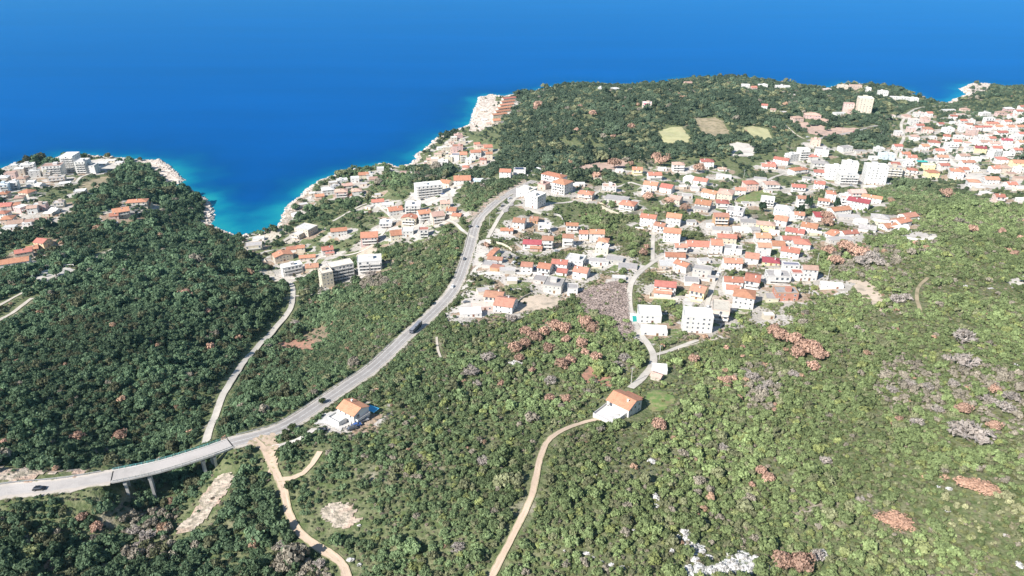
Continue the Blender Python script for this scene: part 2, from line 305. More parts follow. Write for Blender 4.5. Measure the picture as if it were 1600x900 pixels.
REG['M3'] = ("on the dense town-centre slope", """
1060 254 13 9 -5 3 ht w|1105 249 14 10 -5 3 hr w|1023 270 14 9 0 2 gr w|1018 285 14 9 -25 2 go w|1043 289 12 10 -30 2 gr w|1057 307 10 9 -30 2 gt c|1074 304 9 7 0 1 fg w|1077 276 9 9 60 2 gw w|1096 279 14 9 -30 2 gr w|1110 298 14 8 -35 2 go w
1135 297 14 13 -25 3 ht c|1131 274 16 9 -15 1 fw w|1129 262 9 6 -5 1 ht w|1157 294 10 7 -10 2 gd w|1173 283 13 10 5 3 hr p|1188 278 13 7 -20 1 fg g|1206 284 14 10 0 2 ht w|1201 257 15 8 -10 1 gr w|1100 314 14 11 -25 2 go w|1096 325 13 8 -25 1 fg g
1129 313 11 9 -10 2 hr w|1150 327 14 13 -25 3 fg w|1127 334 12 8 -5 3 gd k|1200 309 12 10 -20 3 fw w|1226 322 15 10 -30 2 hw b|1248 289 13 8 -15 2 gr w|1256 307 11 7 -10 3 gd w|1299 299 8 9 -15 3 ho w|1288 311 10 6 -20 2 gd w|1249 332 8 8 -15 2 gd w
1240 334 6 8 -15 2 fw w|1222 339 10 9 -30 2 go w|1197 347 14 8 -15 2 ht y|1170 345 13 9 -10 1 fg g|1160 357 15 9 -10 1 fw w|1288 333 15 11 -10 2 hm w|1266 350 12 9 -30 2 go w|1312 324 18 8 15 2 go w|1320 304 8 7 0 2 fw w|1243 358 14 8 -25 1 gr w
1236 370 13 7 -5 1 gr w|1253 375 11 9 -10 2 hr w|1216 378 9 9 -10 1 go w|1192 366 11 8 -5 2 go w|1194 381 9 7 -5 3 gd w|1236 388 12 8 -25 2 gr w|1136 367 14 7 -10 2 gr c|1120 376 8 11 -10 3 go w|1128 357 15 8 -10 1 fg g|1146 386 12 8 -15 2 fg w
1091 378 17 10 -5 1 gr w|1064 382 9 6 -3 2 gd w|1032 349 9 7 -30 2 gd w|1051 358 13 9 -15 3 go w|1055 396 14 7 -5 1 go w|1047 411 15 11 -5 1 fw c|1067 410 10 6 -45 2 go w|1054 335 12 9 -20 3 go w|1014 336 13 8 -20 3 go w|1098 418 12 8 -20 2 fg g
1080 345 8 6 0 1 fg w|1110 350 6 5 0 1 fw w|1143 342 9 7 0 1 fw w|1305 362 7 12 -55 1 go w|1313 372 18 7 5 1 fg g|1327 361 12 6 10 1 gr w|1356 353 12 8 -25 1 gg w|1180 356 7 6 0 1 gg w|1210 361 8 6 -20 1 fw w|1165 316 7 5 0 1 fg w
1086 293 8 6 0 1 fg w|1143 308 7 6 0 1 fw w|1035 262 9 6 0 1 fw w|1085 261 8 7 0 1 fg w|1067 290 7 6 0 1 fw c|1010 295 8 6 0 2 fw w|1200 296 8 5 0 1 fg w|1160 340 8 6 -10 1 fg w|1275 362 9 5 -20 1 fw c""")
REG['M4'] = ("on the lower edge of the town by the scrub", """
1040 441 13 7.5 -12 2 gr w|1036 453 10.5 5.5 -12 1 go w|1093 448 9 9 -30 2 gd y|1081 436 9 8 -10 1 fg w|1145 405 12 7 -5 2 go w|1146 434 11.5 7 -8 2 go w|1146 447 8.5 6 -15 1 gr w|1177 431 9 11 -22 2 gr w|1164 455 12 10 -20 3 ho w|1176 397 9 9 -20 2 gd w
1205 404 11 8 -15 1 hm y|1236 412 10.5 5 -5 2 fs w|1266 416 9 6 -8 3 gt w|1247 424 8 6 -5 2 fr w|1216 427 14 10 -5 2 fg w|1228 453 13 9 -5 2 fg k|1206 462 7 8 -10 1 fg c|1300 443 13 5 -12 1 fw w|1127 477 9.5 13 -15 3 fc c|1091 488 15.5 11 -8 4 fw w
1154 472 5 5 0 1 fw w|1031 573 7 6 -8 1 fw w|1112 432 5 4 -20 1 fg g|1100 405 8 5 10 1 fg w|1201 490 6 4 0 1 fw c""")
REG['R1'] = ("near the big apartment blocks", """
1275 217 11 8 -10 3 ft p|1285 232 16 10 -25 3 fg w|1238 240 14 9 25 3 fw w|1256 232 12 10 5 5 fw w|1321 229 16 9 20 2 fg w|1344 235 14 7 5 1 fg g|1222 247 17 8 -35 2 gr w|1204 254 9 8 10 1 gr w|1248 262 19 9 20 2 ho w|1270 242 11 8 0 2 hr w|1282 252 18 10 -10 2 hg g
1283 266 14 9 -15 2 hr w|1281 284 10 8 -20 2 gr w|1307 260 20 13 -10 5 fw w|1329 253 16 12 -15 5 fw w|1325 271 19 12 -5 4 fw w|1370 258 21 15 -12 7 fw w|1397 260 17 12 -15 4 fg c|1386 240 16 10 0 3 fw b|1374 231 11 8 0 2 fw w|1412 267 11 10 -15 2 fw c
1343 311 18 9 -35 3 gm w|1363 306 17 6 -32 2 go w|1324 308 10 8 -20 3 fp w|1340 297 14 9 0 2 gp p|1360 291 12 6 10 1 fw c|1327 337 18 8 -10 1 fg g|1376 336 13 9 -20 1 hg w|1391 350 13 8 15 1 go w|1420 334 13 8 20 1 gd w|1409 342 13 8 25 2 go w
1405 352 14 8 -20 1 fw w|1378 345 14 7 -30 1 fw c|1345 343 9 7 -10 1 gw w|1290 268 9 6 0 1 fw w|1365 245 9 7 0 2 fw w|1260 278 8 6 -20 1 fg w""")
REG['R2'] = ("in the packed far-right quarter", """
1417 179 12 9 0 1 ht p|1436 176 17 9 0 2 fp w|1446 184 14 9 0 2 ft p|1452 175 10 8 0 2 gr w|1428 186 15 9 0 3 fp w|1437 194 13 8 0 2 gr w|1450 199 15 10 -15 2 hd p|1424 199 12 9 -5 2 fw p|1430 211 13 9 -10 2 ht w|1460 220 16 10 -20 2 hr w|1482 200 16 10 10 2 fw w
1506 196 12 10 0 3 fw w|1520 202 14 10 0 3 fw p|1511 209 11 8 0 2 ht w|1499 212 15 7 0 2 fw w|1480 211 10 8 -30 2 gr w|1487 224 17 11 -10 3 fw w|1496 219 11 8 -15 2 gr w|1472 243 15 8 -5 2 gd w|1506 241 15 8 5 2 gt w|1512 251 17 8 0 2 gd w|1532 229 15 9 -15 2 gm y
1541 220 16 8 -10 2 gt w|1538 212 14 8 -10 2 fp w|1555 236 15 9 20 3 fw w|1558 229 13 8 -10 2 gr w|1554 222 15 7 -5 2 gt w|1573 217 15 8 -15 2 gm w|1565 205 17 8 5 2 gr w|1580 196 17 9 0 2 go w|1594 196 12 9 0 2 go w|1550 191 19 8 -5 2 gr p|1539 176 18 9 10 2 fw w
1546 184 16 8 0 3 fw w|1558 187 13 8 0 2 fd w|1565 174 17 9 5 2 ht p|1577 168 16 9 0 2 hw p|1582 180 13 8 0 2 fr w|1592 172 12 8 0 2 gr w|1597 165 10 8 0 2 gr w|1596 186 10 8 0 2 fw w|1588 212 17 8 10 2 fw w|1596 207 10 7 0 2 gr w|1566 246 14 9 -10 2 hr w
1592 251 16 10 -10 2 go y|1568 259 14 9 -5 2 ht c|1517 187 12 8 0 2 fp w|1502 178 14 8 0 1 fp w|1508 169 15 9 0 2 ht p|1482 171 26 6 5 1 fw w|1490 180 12 7 -10 2 gr w|1505 187 12 7 0 2 gr w|1513 193 12 7 0 2 go w|1528 197 11 7 -5 2 gr w|1541 197 16 6 0 2 gr w
1425 243 12 9 -10 2 gr w|1456 250 16 8 0 1 fg w|1440 252 14 7 0 1 ft w|1426 263 12 9 -20 2 hr w|1457 266 14 10 0 2 ho y|1451 257 15 7 -5 2 fc y|1496 264 15 11 -20 3 ho w|1522 281 13 9 -15 2 hd w|1549 277 16 9 -5 2 gd w|1518 260 17 9 0 2 fw w|1562 304 9 8 -10 2 gr p
1594 277 12 9 -10 1 ft p|1580 270 12 8 0 1 ft c|1595 293 12 8 5 1 fw c|1596 310 9 6 0 1 fw w|1420 254 13 7 0 2 fw w|1522 220 12 8 0 2 fw w|1516 230 13 8 0 2 fg w|1530 213 12 7 0 2 fg w|1547 209 12 7 0 1 ft w|1526 246 10 8 0 2 fw w|1480 232 11 8 0 2 fw w
1578 226 13 8 0 2 fw w|1586 204 12 7 0 2 fw w|1500 230 10 7 0 1 ft c|1541 244 11 8 0 1 fg w|1560 196 12 7 0 2 go w|1574 188 12 7 0 2 gr w|1410 250 12 8 0 2 fw w|1435 232 10 7 0 1 fg w|1490 190 10 7 0 1 fw w|1580 285 11 8 0 1 gr w|1470 192 9 7 0 1 gr w|1512 221 9 7 0 2 ht w|1403 226 12 8 0 2 gr w|1415 238 12 8 -5 2 go w|1404 205 11 8 0 2 fw w|1458 213 10 8 -10 1 fw w|1468 233 12 8 -10 2 gr w|1445 226 11 8 0 2 go w|1392 180 14 8 0 1 fp w|1398 254 12 8 0 2 gr w|1530 292 11 8 0 1 fw c|1555 260 11 8 0 2 gr w|1540 300 10 7 0 1 fw w|1582 178 10 8 0 2 gr w|1572 200 11 7 0 2 fw w|1550 214 10 7 0 2 gr w|1505 262 12 8 0 2 go w|1475 256 12 8 0 2 gr w|1590 232 12 8 0 2 gr w|1577 238 12 8 0 2 fw w|1596 220 10 7 0 2 go w|1592 262 10 8 0 2 fw w""")
# ================================================================== OTHER LAYOUT
# patches: name, material, photo outline, label/None
PATCH = [
 ('paved_point', 'pale', [(138, 252), (160, 247), (188, 248), (204, 254), (184, 263), (140, 270)]),
 ('lawn', 'grass', [(1005, 617), (1020, 610), (1050, 612), (1052, 632), (1035, 643), (1010, 640)]),
 ('field', 'hay', [(1028, 206), (1048, 199), (1066, 198), (1078, 215), (1076, 226), (1036, 223)]),
 ('field', 'haybrown', [(1083, 186), (1118, 183), (1130, 190), (1140, 208), (1116, 214), (1098, 208)]),
 ('field', 'hay', [(1160, 200), (1176, 197), (1200, 202), (1208, 217), (1190, 219), (1172, 213)]),
 ('bare_lot', 'pale', [(1130, 228), (1150, 222), (1178, 226), (1187, 234), (1172, 246), (1145, 245)]),
 ('bare_lot', 'earth', [(1246, 192), (1262, 190), (1292, 200), (1342, 200), (1338, 210), (1300, 214), (1272, 212), (1252, 204)]),
 ('bare_lot', 'earth', [(888, 264), (930, 254), (962, 248), (986, 251), (978, 262), (925, 273), (900, 272)]),
 ('bare_lot', 'earthpale', [(812, 468), (838, 461), (872, 463), (882, 474), (860, 483), (806, 488), (800, 482)]),
 ('roadside_yard', 'pale', [(748, 376), (768, 374), (764, 392), (748, 420), (738, 446), (722, 452), (735, 425), (742, 400)]),
 ('roadside_yard', 'pale', [(700, 492), (722, 470), (760, 462), (800, 478), (796, 490), (735, 497)]),
 ('bare_lot', 'sand', [(396, 425), (420, 420), (436, 431), (442, 440), (418, 439), (404, 434)]),
 ('beach', 'sand', [(396, 370), (430, 362), (444, 351), (450, 356), (442, 368), (425, 377), (402, 378)]),
 ('beach', 'rock', [(438, 350), (446, 336), (455, 322), (470, 310), (480, 304), (470, 322), (458, 340), (450, 356)]),
 ('dry_field', 'haybrown', [(112, 301), (140, 281), (170, 275), (178, 285), (160, 297), (135, 302)]),
 ('walled_yard', 'pale', [(48, 437), (75, 419), (116, 418), (104, 432), (92, 444), (66, 444)]),
 ('rock_cut', 'rock', [(-20, 726), (14, 726), (50, 734), (92, 741), (125, 729), (132, 737), (60, 751), (-20, 758)]),
 ('bare_slope', 'rock', [(352, 735), (362, 744), (352, 775), (338, 798), (300, 833), (276, 838), (292, 806), (318, 770), (336, 745)]),
 ('bare_slope', 'rock', [(506, 795), (538, 789), (562, 800), (572, 815), (548, 832), (512, 826), (498, 810)]),
 ('red_earth', 'redearth', [(424, 545), (446, 524), (470, 528), (502, 538), (494, 546), (446, 548)]),
 ('brown_thicket', 'brownscrub', [(472, 515), (505, 508), (518, 522), (506, 540), (478, 538), (464, 526)]),
 ('red_earth', 'redearth', [(903, 574), (922, 572), (935, 584), (960, 594), (957, 606), (925, 598), (908, 588)]),
 ('bare_lot', 'earthpale', [(1325, 438), (1352, 437), (1372, 452), (1384, 478), (1376, 490), (1352, 470), (1338, 460)]),
 ('cut_bank', 'rock', [(723, 347), (745, 322), (775, 304), (800, 290), (815, 280), (822, 284), (790, 303), (768, 318), (742, 344), (730, 352)]),
 ('house_yard', 'concrete', [(490, 664), (524, 638), (538, 648), (552, 662), (526, 677)]),
 ('striped_parking', 'asphalt', [(776, 334), (790, 314), (812, 293), (818, 298), (800, 318), (789, 334)]),
 ('felled_scrub_plot', 'thatch', [(905, 458), (935, 444), (976, 440), (982, 470), (982, 500), (990, 515), (975, 530), (950, 500), (915, 490), (898, 475)]),
 ('town_court', 'pale', [(640, 300), (672, 303), (700, 292), (712, 284), (722, 292), (700, 312), (680, 322), (650, 320)]),
 ('bare_lot', 'earthpale', [(565, 388), (583, 383), (588, 398), (575, 402), (556, 402)]),
 ('karst_patch', 'karst', [(1060, 825), (1080, 832), (1078, 850), (1100, 852), (1094, 866), (1075, 868), (1064, 850)]),
 ('karst_patch', 'karst', [(1066, 880), (1100, 884), (1136, 880), (1150, 868), (1168, 866), (1184, 872), (1182, 900), (1120, 906), (1070, 900)]),
 ('meadow', 'grass', [(1145, 306), (1165, 300), (1195, 296), (1206, 303), (1190, 314), (1160, 318), (1145, 314)]),
 ('cliff_top', 'pale', [(1470, 240), (1520, 262), (1560, 285), (1600, 282), (1600, 300), (1560, 296), (1520, 292), (1500, 270)]),
 ('bare_lot', 'pale', [(1566, 440), (1600, 425), (1606, 448), (1590, 452)]),
 ('bare_lot', 'pale', [(1418, 362), (1462, 364), (1484, 374), (1440, 380), (1400, 374)]),
 ('concrete_terrace', 'concrete', [(1066, 470), (1076, 466), (1082, 476), (1074, 488), (1064, 482)]),
]
# dirt and minor roads: name, material, half width, photo points, label
TRACK = [
 ('valley_road', 'lightroad', 1.9, [(322, 692), (330, 665), (345, 625), (360, 598), (375, 575), (398, 548), (425, 520), (446, 495), (456, 475), (458, 455), (454, 443), (440, 437), (420, 432)]),
 ('dirt_road', 'sand', 1.3, [(456, 463), (480, 462), (500, 459), (522, 454)]),
 ('dirt_track', 'dirt', 1.6, [(396, 686), (412, 702), (428, 732), (442, 765), (450, 800), (466, 830), (492, 852), (520, 870), (538, 888), (546, 915)]),
 ('dirt_track', 'dirt', 1.25, [(436, 750), (455, 748), (474, 740), (488, 726), (500, 706)]),
 ('driveway', 'pale', 1.6, [(424, 700), (448, 694), (472, 685), (492, 670)]),
 ('dirt_track', 'dirt', 1.25, [(958, 657), (932, 656), (905, 663), (880, 672), (860, 686), (848, 704), (840, 730), (834, 765), (822, 795), (803, 835), (782, 875), (762, 912)]),
 ('village_road', 'lightroad', 1.9, [(985, 607), (1002, 593), (1018, 573), (1021, 556), (1012, 538), (998, 518), (987, 495), (983, 468), (987, 442), (1002, 424), (1024, 408), (1045, 396)]),
 ('village_road', 'lightroad', 1.3, [(1019, 556), (1045, 549), (1068, 540), (1090, 532)]),
 ('village_road', 'lightroad', 1.6, [(1101, 490), (1108, 465), (1117, 440), (1129, 415), (1136, 400), (1120, 397), (1085, 396), (1050, 396)]),
 ('village_road', 'lightroad', 1.6, [(1136, 400), (1160, 402), (1175, 412), (1195, 416)]),
 ('village_road', 'lightroad', 1.5, [(1020, 408), (1020, 378), (1020, 358), (1008, 346), (998, 330)]),
 ('village_road', 'lightroad', 1.8, [(1147, 312), (1170, 300), (1192, 288), (1212, 276), (1235, 270), (1262, 268)]),
 ('footpath', 'sand', 1.2, [(1222, 190), (1232, 200), (1243, 210), (1257, 217)]),
 ('village_road', 'asphalt', 2.8, [(1262, 220), (1290, 215), (1315, 210), (1345, 203), (1370, 196)]),
 ('dirt_track', 'sand', 1.6, [(-10, 505), (15, 492), (35, 477), (50, 466)]),
 ('dirt_track', 'sand', 1.5, [(-10, 482), (20, 466), (48, 452), (66, 444)]),
 ('dirt_track', 'sand', 1.4, [(104, 428), (124, 418), (145, 406), (160, 398), (178, 388)]),
 ('side_road', 'lightroad', 1.7, [(762, 372), (770, 358), (778, 343), (788, 328), (802, 314), (818, 298)]),
 ('side_road', 'lightroad', 1.5, [(740, 372), (722, 360), (708, 348), (692, 344)]),
 ('village_road', 'lightroad', 1.7, [(868, 392), (888, 386), (912, 380), (935, 378)]),
 ('village_road', 'lightroad', 1.6, [(748, 418), (790, 416), (820, 424), (850, 422)]),
 ('village_road', 'lightroad', 1.8, [(1130, 396), (1150, 372), (1185, 356), (1215, 350), (1260, 340), (1300, 345), (1340, 352), (1380, 365)]),
 ('village_road', 'lightroad', 1.8, [(820, 318), (855, 318), (890, 316), (920, 308), (945, 296), (985, 285)]),
 ('village_road', 'lightroad', 1.8, [(985, 285), (1040, 298), (1090, 305), (1140, 310)]),
 ('village_road', 'lightroad', 2.0, [(1262, 268), (1300, 288), (1320, 292), (1350, 286), (1395, 276), (1440, 272), (1480, 262), (1530, 268), (1600, 262)]),
 ('village_road', 'lightroad', 2.0, [(1395, 276), (1400, 240), (1412, 215), (1410, 190), (1440, 168), (1480, 165)]),
 ('village_road', 'lightroad', 1.8, [(1410, 215), (1450, 208), (1490, 205), (1530, 205), (1570, 208), (1600, 215)]),
 ('village_road', 'lightroad', 1.6, [(620, 345), (655, 343), (676, 350), (690, 344), (700, 335), (705, 315), (700, 298)]),
 ('village_road', 'lightroad', 1.5, [(440, 437), (480, 430), (496, 405), (520, 400), (548, 398), (575, 388), (596, 368), (616, 345), (640, 350)]),
 ('village_road', 'lightroad', 1.5, [(520, 346), (548, 330), (575, 318), (590, 322), (618, 345)]),
 ('goat_path', 'haybrown', 1.0, [(1450, 434), (1436, 448), (1432, 465), (1438, 488)]),
 ('goat_path', 'sand', 0.7, [(682, 527), (684, 545), (690, 562)]),
 ('village_road', 'lightroad', 1.8, [(10, 296), (40, 293), (75, 292), (112, 288), (125, 278), (160, 262), (190, 258)]),
]
# single brown, bare, pale trees: photo x, y, crown width in photo px
BROWN = [(805, 548, 22), (820, 540, 18), (838, 530, 20), (850, 522, 18), (866, 514, 22), (882, 518, 20), (884, 532, 14), (812, 562, 16), (822, 524, 20), (858, 547, 18), (878, 574, 22), (890, 566, 18), (858, 624, 16), (884, 625, 16),
 (914, 510, 22), (926, 518, 20), (908, 540, 18), (915, 552, 14), (930, 562, 18), (290, 464, 18), (324, 489, 12), (330, 545, 14), (188, 684, 20), (122, 684, 18), (6, 692, 12), (151, 826, 18), (1208, 520, 20), (1220, 530, 24), (1240, 538, 26),
 (1256, 548, 26), (1270, 552, 28), (1280, 560, 22), (1244, 556, 22), (1270, 575, 20), (1135, 545, 10), (1160, 542, 8), (1161, 556, 7), (1083, 564, 16), (1134, 597, 16), (1146, 594, 14), (1190, 738, 18), (1200, 748, 18), (1175, 756, 10), (1212, 632, 8),
 (1376, 586, 8), (1505, 642, 22), (1553, 667, 20), (1553, 610, 16), (1405, 655, 12), (1222, 880, 32), (1250, 884, 36), (1030, 666, 22), (1585, 398, 12), (1430, 382, 10), (1295, 398, 22), (1320, 395, 26), (1340, 402, 26), (1305, 412, 20), (1352, 398, 16),
 (1478, 308, 18), (960, 262, 18), (931, 278, 14), (1290, 344, 20), (1292, 352, 18), (1046, 316, 14), (1012, 312, 16), (1070, 328, 16), (1092, 268, 16), (1032, 258, 16), (1024, 250, 14), (986, 258, 10), (840, 169, 14), (836, 172, 8), (926, 181, 12), (906, 169, 8), (986, 202, 12),
 (958, 215, 8), (900, 205, 8), (1040, 252, 12), (760, 385, 10), (1005, 398, 14), (1010, 388, 10), (1152, 372, 12), (1564, 365, 12), (1520, 362, 14), (1594, 372, 9), (770, 620, 0), (783, 600, 12), (832, 580, 12), (1270, 745, 0), (1162, 600, 0), (1210, 640, 8), (128, 808, 16)]
BIGPINK = [(1530, 761, 62, 30), (1402, 815, 56, 30)]
BARE = [(736, 583, 30), (762, 560, 26), (745, 600, 18), (754, 721, 24), (720, 735, 0), (1505, 531, 40), (1508, 570, 42), (1480, 560, 20), (1572, 640, 34), (1580, 622, 30), (1545, 625, 24), (1465, 640, 22), (1432, 662, 26), (1518, 684, 60), (1500, 676, 44), (1360, 404, 34), (1346, 412, 30), (1374, 412, 24),
 (1176, 590, 26), (1190, 610, 24), (1200, 600, 20), (1165, 580, 18), (860, 596, 24), (800, 500, 26), (1400, 470, 26), (1415, 466, 22), (230, 840, 30), (208, 830, 26), (215, 855, 24), (250, 826, 20), (715, 856, 26), (975, 560, 22), (965, 570, 18), (1278, 868, 26), (1130, 700, 20), (1345, 780, 18), (1290, 720, 22),
 (460, 505, 16), (580, 430, 20), (1240, 585, 20), (1420, 600, 24), (1395, 610, 22), (1450, 605, 22), (1490, 600, 22), (1180, 340, 12), (1262, 345, 14), (500, 880, 22), (470, 862, 20), (440, 850, 20)]
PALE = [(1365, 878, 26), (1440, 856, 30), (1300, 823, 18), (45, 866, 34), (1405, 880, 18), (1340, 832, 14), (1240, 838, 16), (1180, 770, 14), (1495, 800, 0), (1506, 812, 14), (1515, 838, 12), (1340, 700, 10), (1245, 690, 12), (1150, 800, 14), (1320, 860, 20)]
KARST = [(1068, 832, 10, 8), (1075, 842, 14, 10), (1082, 858, 16, 10), (1096, 862, 12, 7), (1075, 890, 14, 10), (1092, 888, 16, 12), (1110, 892, 18, 10), (1128, 888, 16, 12), (1146, 884, 18, 14), (1160, 872, 16, 10), (1180, 874, 12, 8), (1168, 892, 20, 10), (1122, 902, 20, 8), (1285, 866, 14, 12),
 (1018, 722, 12, 8), (1025, 778, 10, 12), (1026, 792, 8, 8), (1095, 754, 7, 5), (806, 568, 20, 8), (1482, 765, 10, 5), (1592, 884, 10, 10), (918, 866, 14, 5), (975, 888, 16, 5), (940, 880, 8, 4), (735, 718, 5, 4), (548, 876, 12, 6), (562, 884, 8, 5), (990, 830, 5, 4), (1588, 572, 8, 6), (1510, 448, 10, 4), (1548, 452, 9, 5), (1050, 862, 8, 6), (1138, 868, 12, 7), (1200, 888, 9, 7), (1108, 872, 12, 7), (1086, 876, 14, 8), (1140, 896, 18, 9), (1098, 898, 18, 9), (1176, 884, 14, 9), (1060, 840, 8, 6), (925, 872, 8, 4), (956, 884, 10, 5), (882, 862, 5, 3), (932, 744, 4, 3), (1215, 600, 4, 3), (1480, 800, 8, 5), (1466, 762, 6, 4), (1570, 838, 8, 5), (700, 640, 5, 3), (686, 620, 6, 4), (562, 822, 8, 4)]
# ================================================================== MATERIALS
M = {}
M['grass'] = mat('lawn_grass', (.13, .2, .055), noise=(.35, (.25, .25, .11), .42, .62), noise2=(.12, (.2, .15, .09), .5, .75), bump=(2, .6, .4))
M['hay'] = mat('dry_grass', (.42, .40, .22), noise=(.12, (.32, .32, .16), .45, .75), bump=(1.5, .5, .3), noise2=(.03, (.4, .36, .2), .5, .7))
M['haybrown'] = mat('brown_grass', (.36, .29, .19), noise=(.2, (.22, .19, .11), .4, .65), bump=(1.5, .5, .3))
M['pale'] = mat('pale_gravel', (.5, .46, .42), noise=(.3, (.36, .32, .28), .45, .7), bump=(2, .4, .2), noise2=(.07, (.56, .52, .46), .4, .6))
M['earth'] = mat('pink_earth', (.5, .35, .28), noise=(.15, (.34, .25, .2), .45, .7), bump=(1, .5, .3))
M['earthpale'] = mat('beige_earth', (.5, .41, .32), noise=(.2, (.3, .26, .2), .5, .7), bump=(1, .5, .4))
M['redearth'] = mat('red_earth', (.38, .2, .14), noise=(.4, (.22, .15, .1), .45, .65), bump=(1, .6, .4))
M['sand'] = mat('sandy_soil', (.56, .5, .43), noise=(.4, (.42, .36, .29), .45, .7), bump=(2, .4, .2))
M['dirt'] = mat('track_dirt', (.56, .44, .33), noise=(.35, (.43, .34, .25), .4, .7), bump=(2, .4, .2), noise2=(.08, (.56, .38, .27), .5, .65))
M['lightroad'] = mat('worn_concrete_road', (.52, .48, .42), noise=(.3, (.4, .37, .33), .45, .7), noise2=(.05, (.55, .5, .42), .4, .6))
M['asphalt'] = mat('asphalt', (.27, .255, .265), noise=(.08, (.34, .32, .31), .4, .65), noise2=(.8, (.22, .21, .215), .5, .7), bump=(3, .2, .05))
M['shoulder'] = mat('gravel_shoulder', (.5, .44, .38), noise=(.3, (.34, .3, .25), .5, .7), bump=(2, .4, .2))
M['deckroad'] = mat('worn_deck_surface', (.46, .43, .40), noise=(.1, (.38, .355, .34), .4, .65), noise2=(.7, (.5, .46, .42), .5, .7))
M['concrete'] = mat('concrete', (.52, .5, .47), noise=(.25, (.42, .4, .37), .45, .7), bump=(1, .2, .1))
M['rock'] = mat('limestone_bank', (.43, .365, .295), noise=(.35, (.24, .21, .16), .46, .6), bump=(.6, 1, 1.2), noise2=(.1, (.42, .3, .23), .5, .65))
M['karst'] = mat('white_karst', (.6, .59, .57), noise=(.7, (.2, .22, .14), .47, .58), bump=(1, 1, 1))
M['thatch'] = mat('felled_scrub_ground', (.3, .235, .2), noise=(.6, (.16, .13, .1), .42, .6), bump=(1.4, 1, .8), noise2=(.06, (.22, .2, .11), .52, .66))
M['brownscrub'] = mat('brown_thicket_ground', (.2, .16, .1), noise=(.5, (.28, .2, .14), .42, .6), bump=(1, 1, .8))
M['white_paint'] = mat('road_paint', (.75, .75, .72), noise=(.6, (.4, .4, .38), .5, .7))
M['metal'] = mat('galvanised_steel', (.5, .52, .53), rough=.45, metal=.6)
M['teal'] = mat('teal_rail_paint', (.16, .42, .42), rough=.5, noise=(.8, (.3, .42, .4), .5, .7))
M['glass'] = mat('window_glass', (.09, .1, .12), rough=.15, spec=.6)
M['frame'] = mat('window_frame', (.62, .62, .6), rough=.5)
M['door'] = mat('door_wood', (.16, .085, .05), rough=.5, rnd=(.03, .4))
M['balcony'] = mat('balcony_render', (.62, .6, .57), rnd=(.01, .08))
M['stone'] = mat('stone_wall', (.46, .42, .36), noise=(1.2, (.28, .25, .2), .45, .6), bump=(2, .8, .2))
M['bark'] = mat('bark', (.13, .1, .075), noise=(3, (.07, .05, .04), .4, .6))
M['barebark'] = mat('grey_bare_twigs', (.40, .36, .33), rnd=(.02, .2), noise=(2, (.48, .43, .39), .4, .6))
M['tire'] = mat('rubber', (.02, .02, .02))
M['pool'] = mat('pool_water', (.03, .3, .26), rough=.08, spec=.6)
M['bluecloth'] = mat('blue_canvas', (.08, .38, .6))
M['panel'] = mat('solar_panel', (.02, .035, .11), rough=.2, spec=.6)
M['pinkwall'] = mat('magenta_render', (.55, .06, .2))
M['teal_cloth'] = mat('teal_canvas', (.05, .4, .36))
WALLC = {'w': (.6, .585, .56), 'c': (.54, .475, .39), 'p': (.56, .42, .37), 'y': (.72, .6, .34), 'g': (.45, .43, .4), 'b': (.6, .68, .74), 'k': (.46, .24, .16)}
WALLN = {'w': 'white', 'c': 'cream', 'p': 'pinkish', 'y': 'yellow', 'g': 'grey', 'b': 'pale blue', 'k': 'bare-brick'}
MW = {k_: mat('render_' + WALLN[k_].replace(' ', '_').replace('-', '_'), c, rough=.85, rnd=(.03, .14), noise=(.35, tuple(a * .8 for a in c), .52, .78), bump=(.8, .15, .05)) for k_, c in WALLC.items()}
ROOFC = {'o': (.43, .205, .135), 'r': (.41, .17, .13), 'm': (.30, .075, .085), 't': (.43, .29, .235), 'g': (.36, .34, .33), 'w': (.62, .61, .59), 's': (.17, .17, .22), 'd': (.39, .205, .145), 'c': (.56, .52, .44), 'p': (.56, .39, .34)}
ROOFN = {'o': 'orange', 'r': 'red', 'm': 'maroon', 't': 'faded tan', 'g': 'grey', 'w': 'white', 's': 'slate-blue', 'd': 'rust-red', 'c': 'cream', 'p': 'pink'}
MR = {k_: mat('roof_' + ROOFN[k_].replace(' ', '_').replace('-', '_'), c, rough=.9, spec=.15, rnd=(.007, .22), noise=(.5, tuple(a * .72 for a in c), .45, .72), noise2=(2.5, tuple(min(1, a * 1.2) for a in c), .5, .7), bump=(4, .3, .1)) for k_, c in ROOFC.items()}
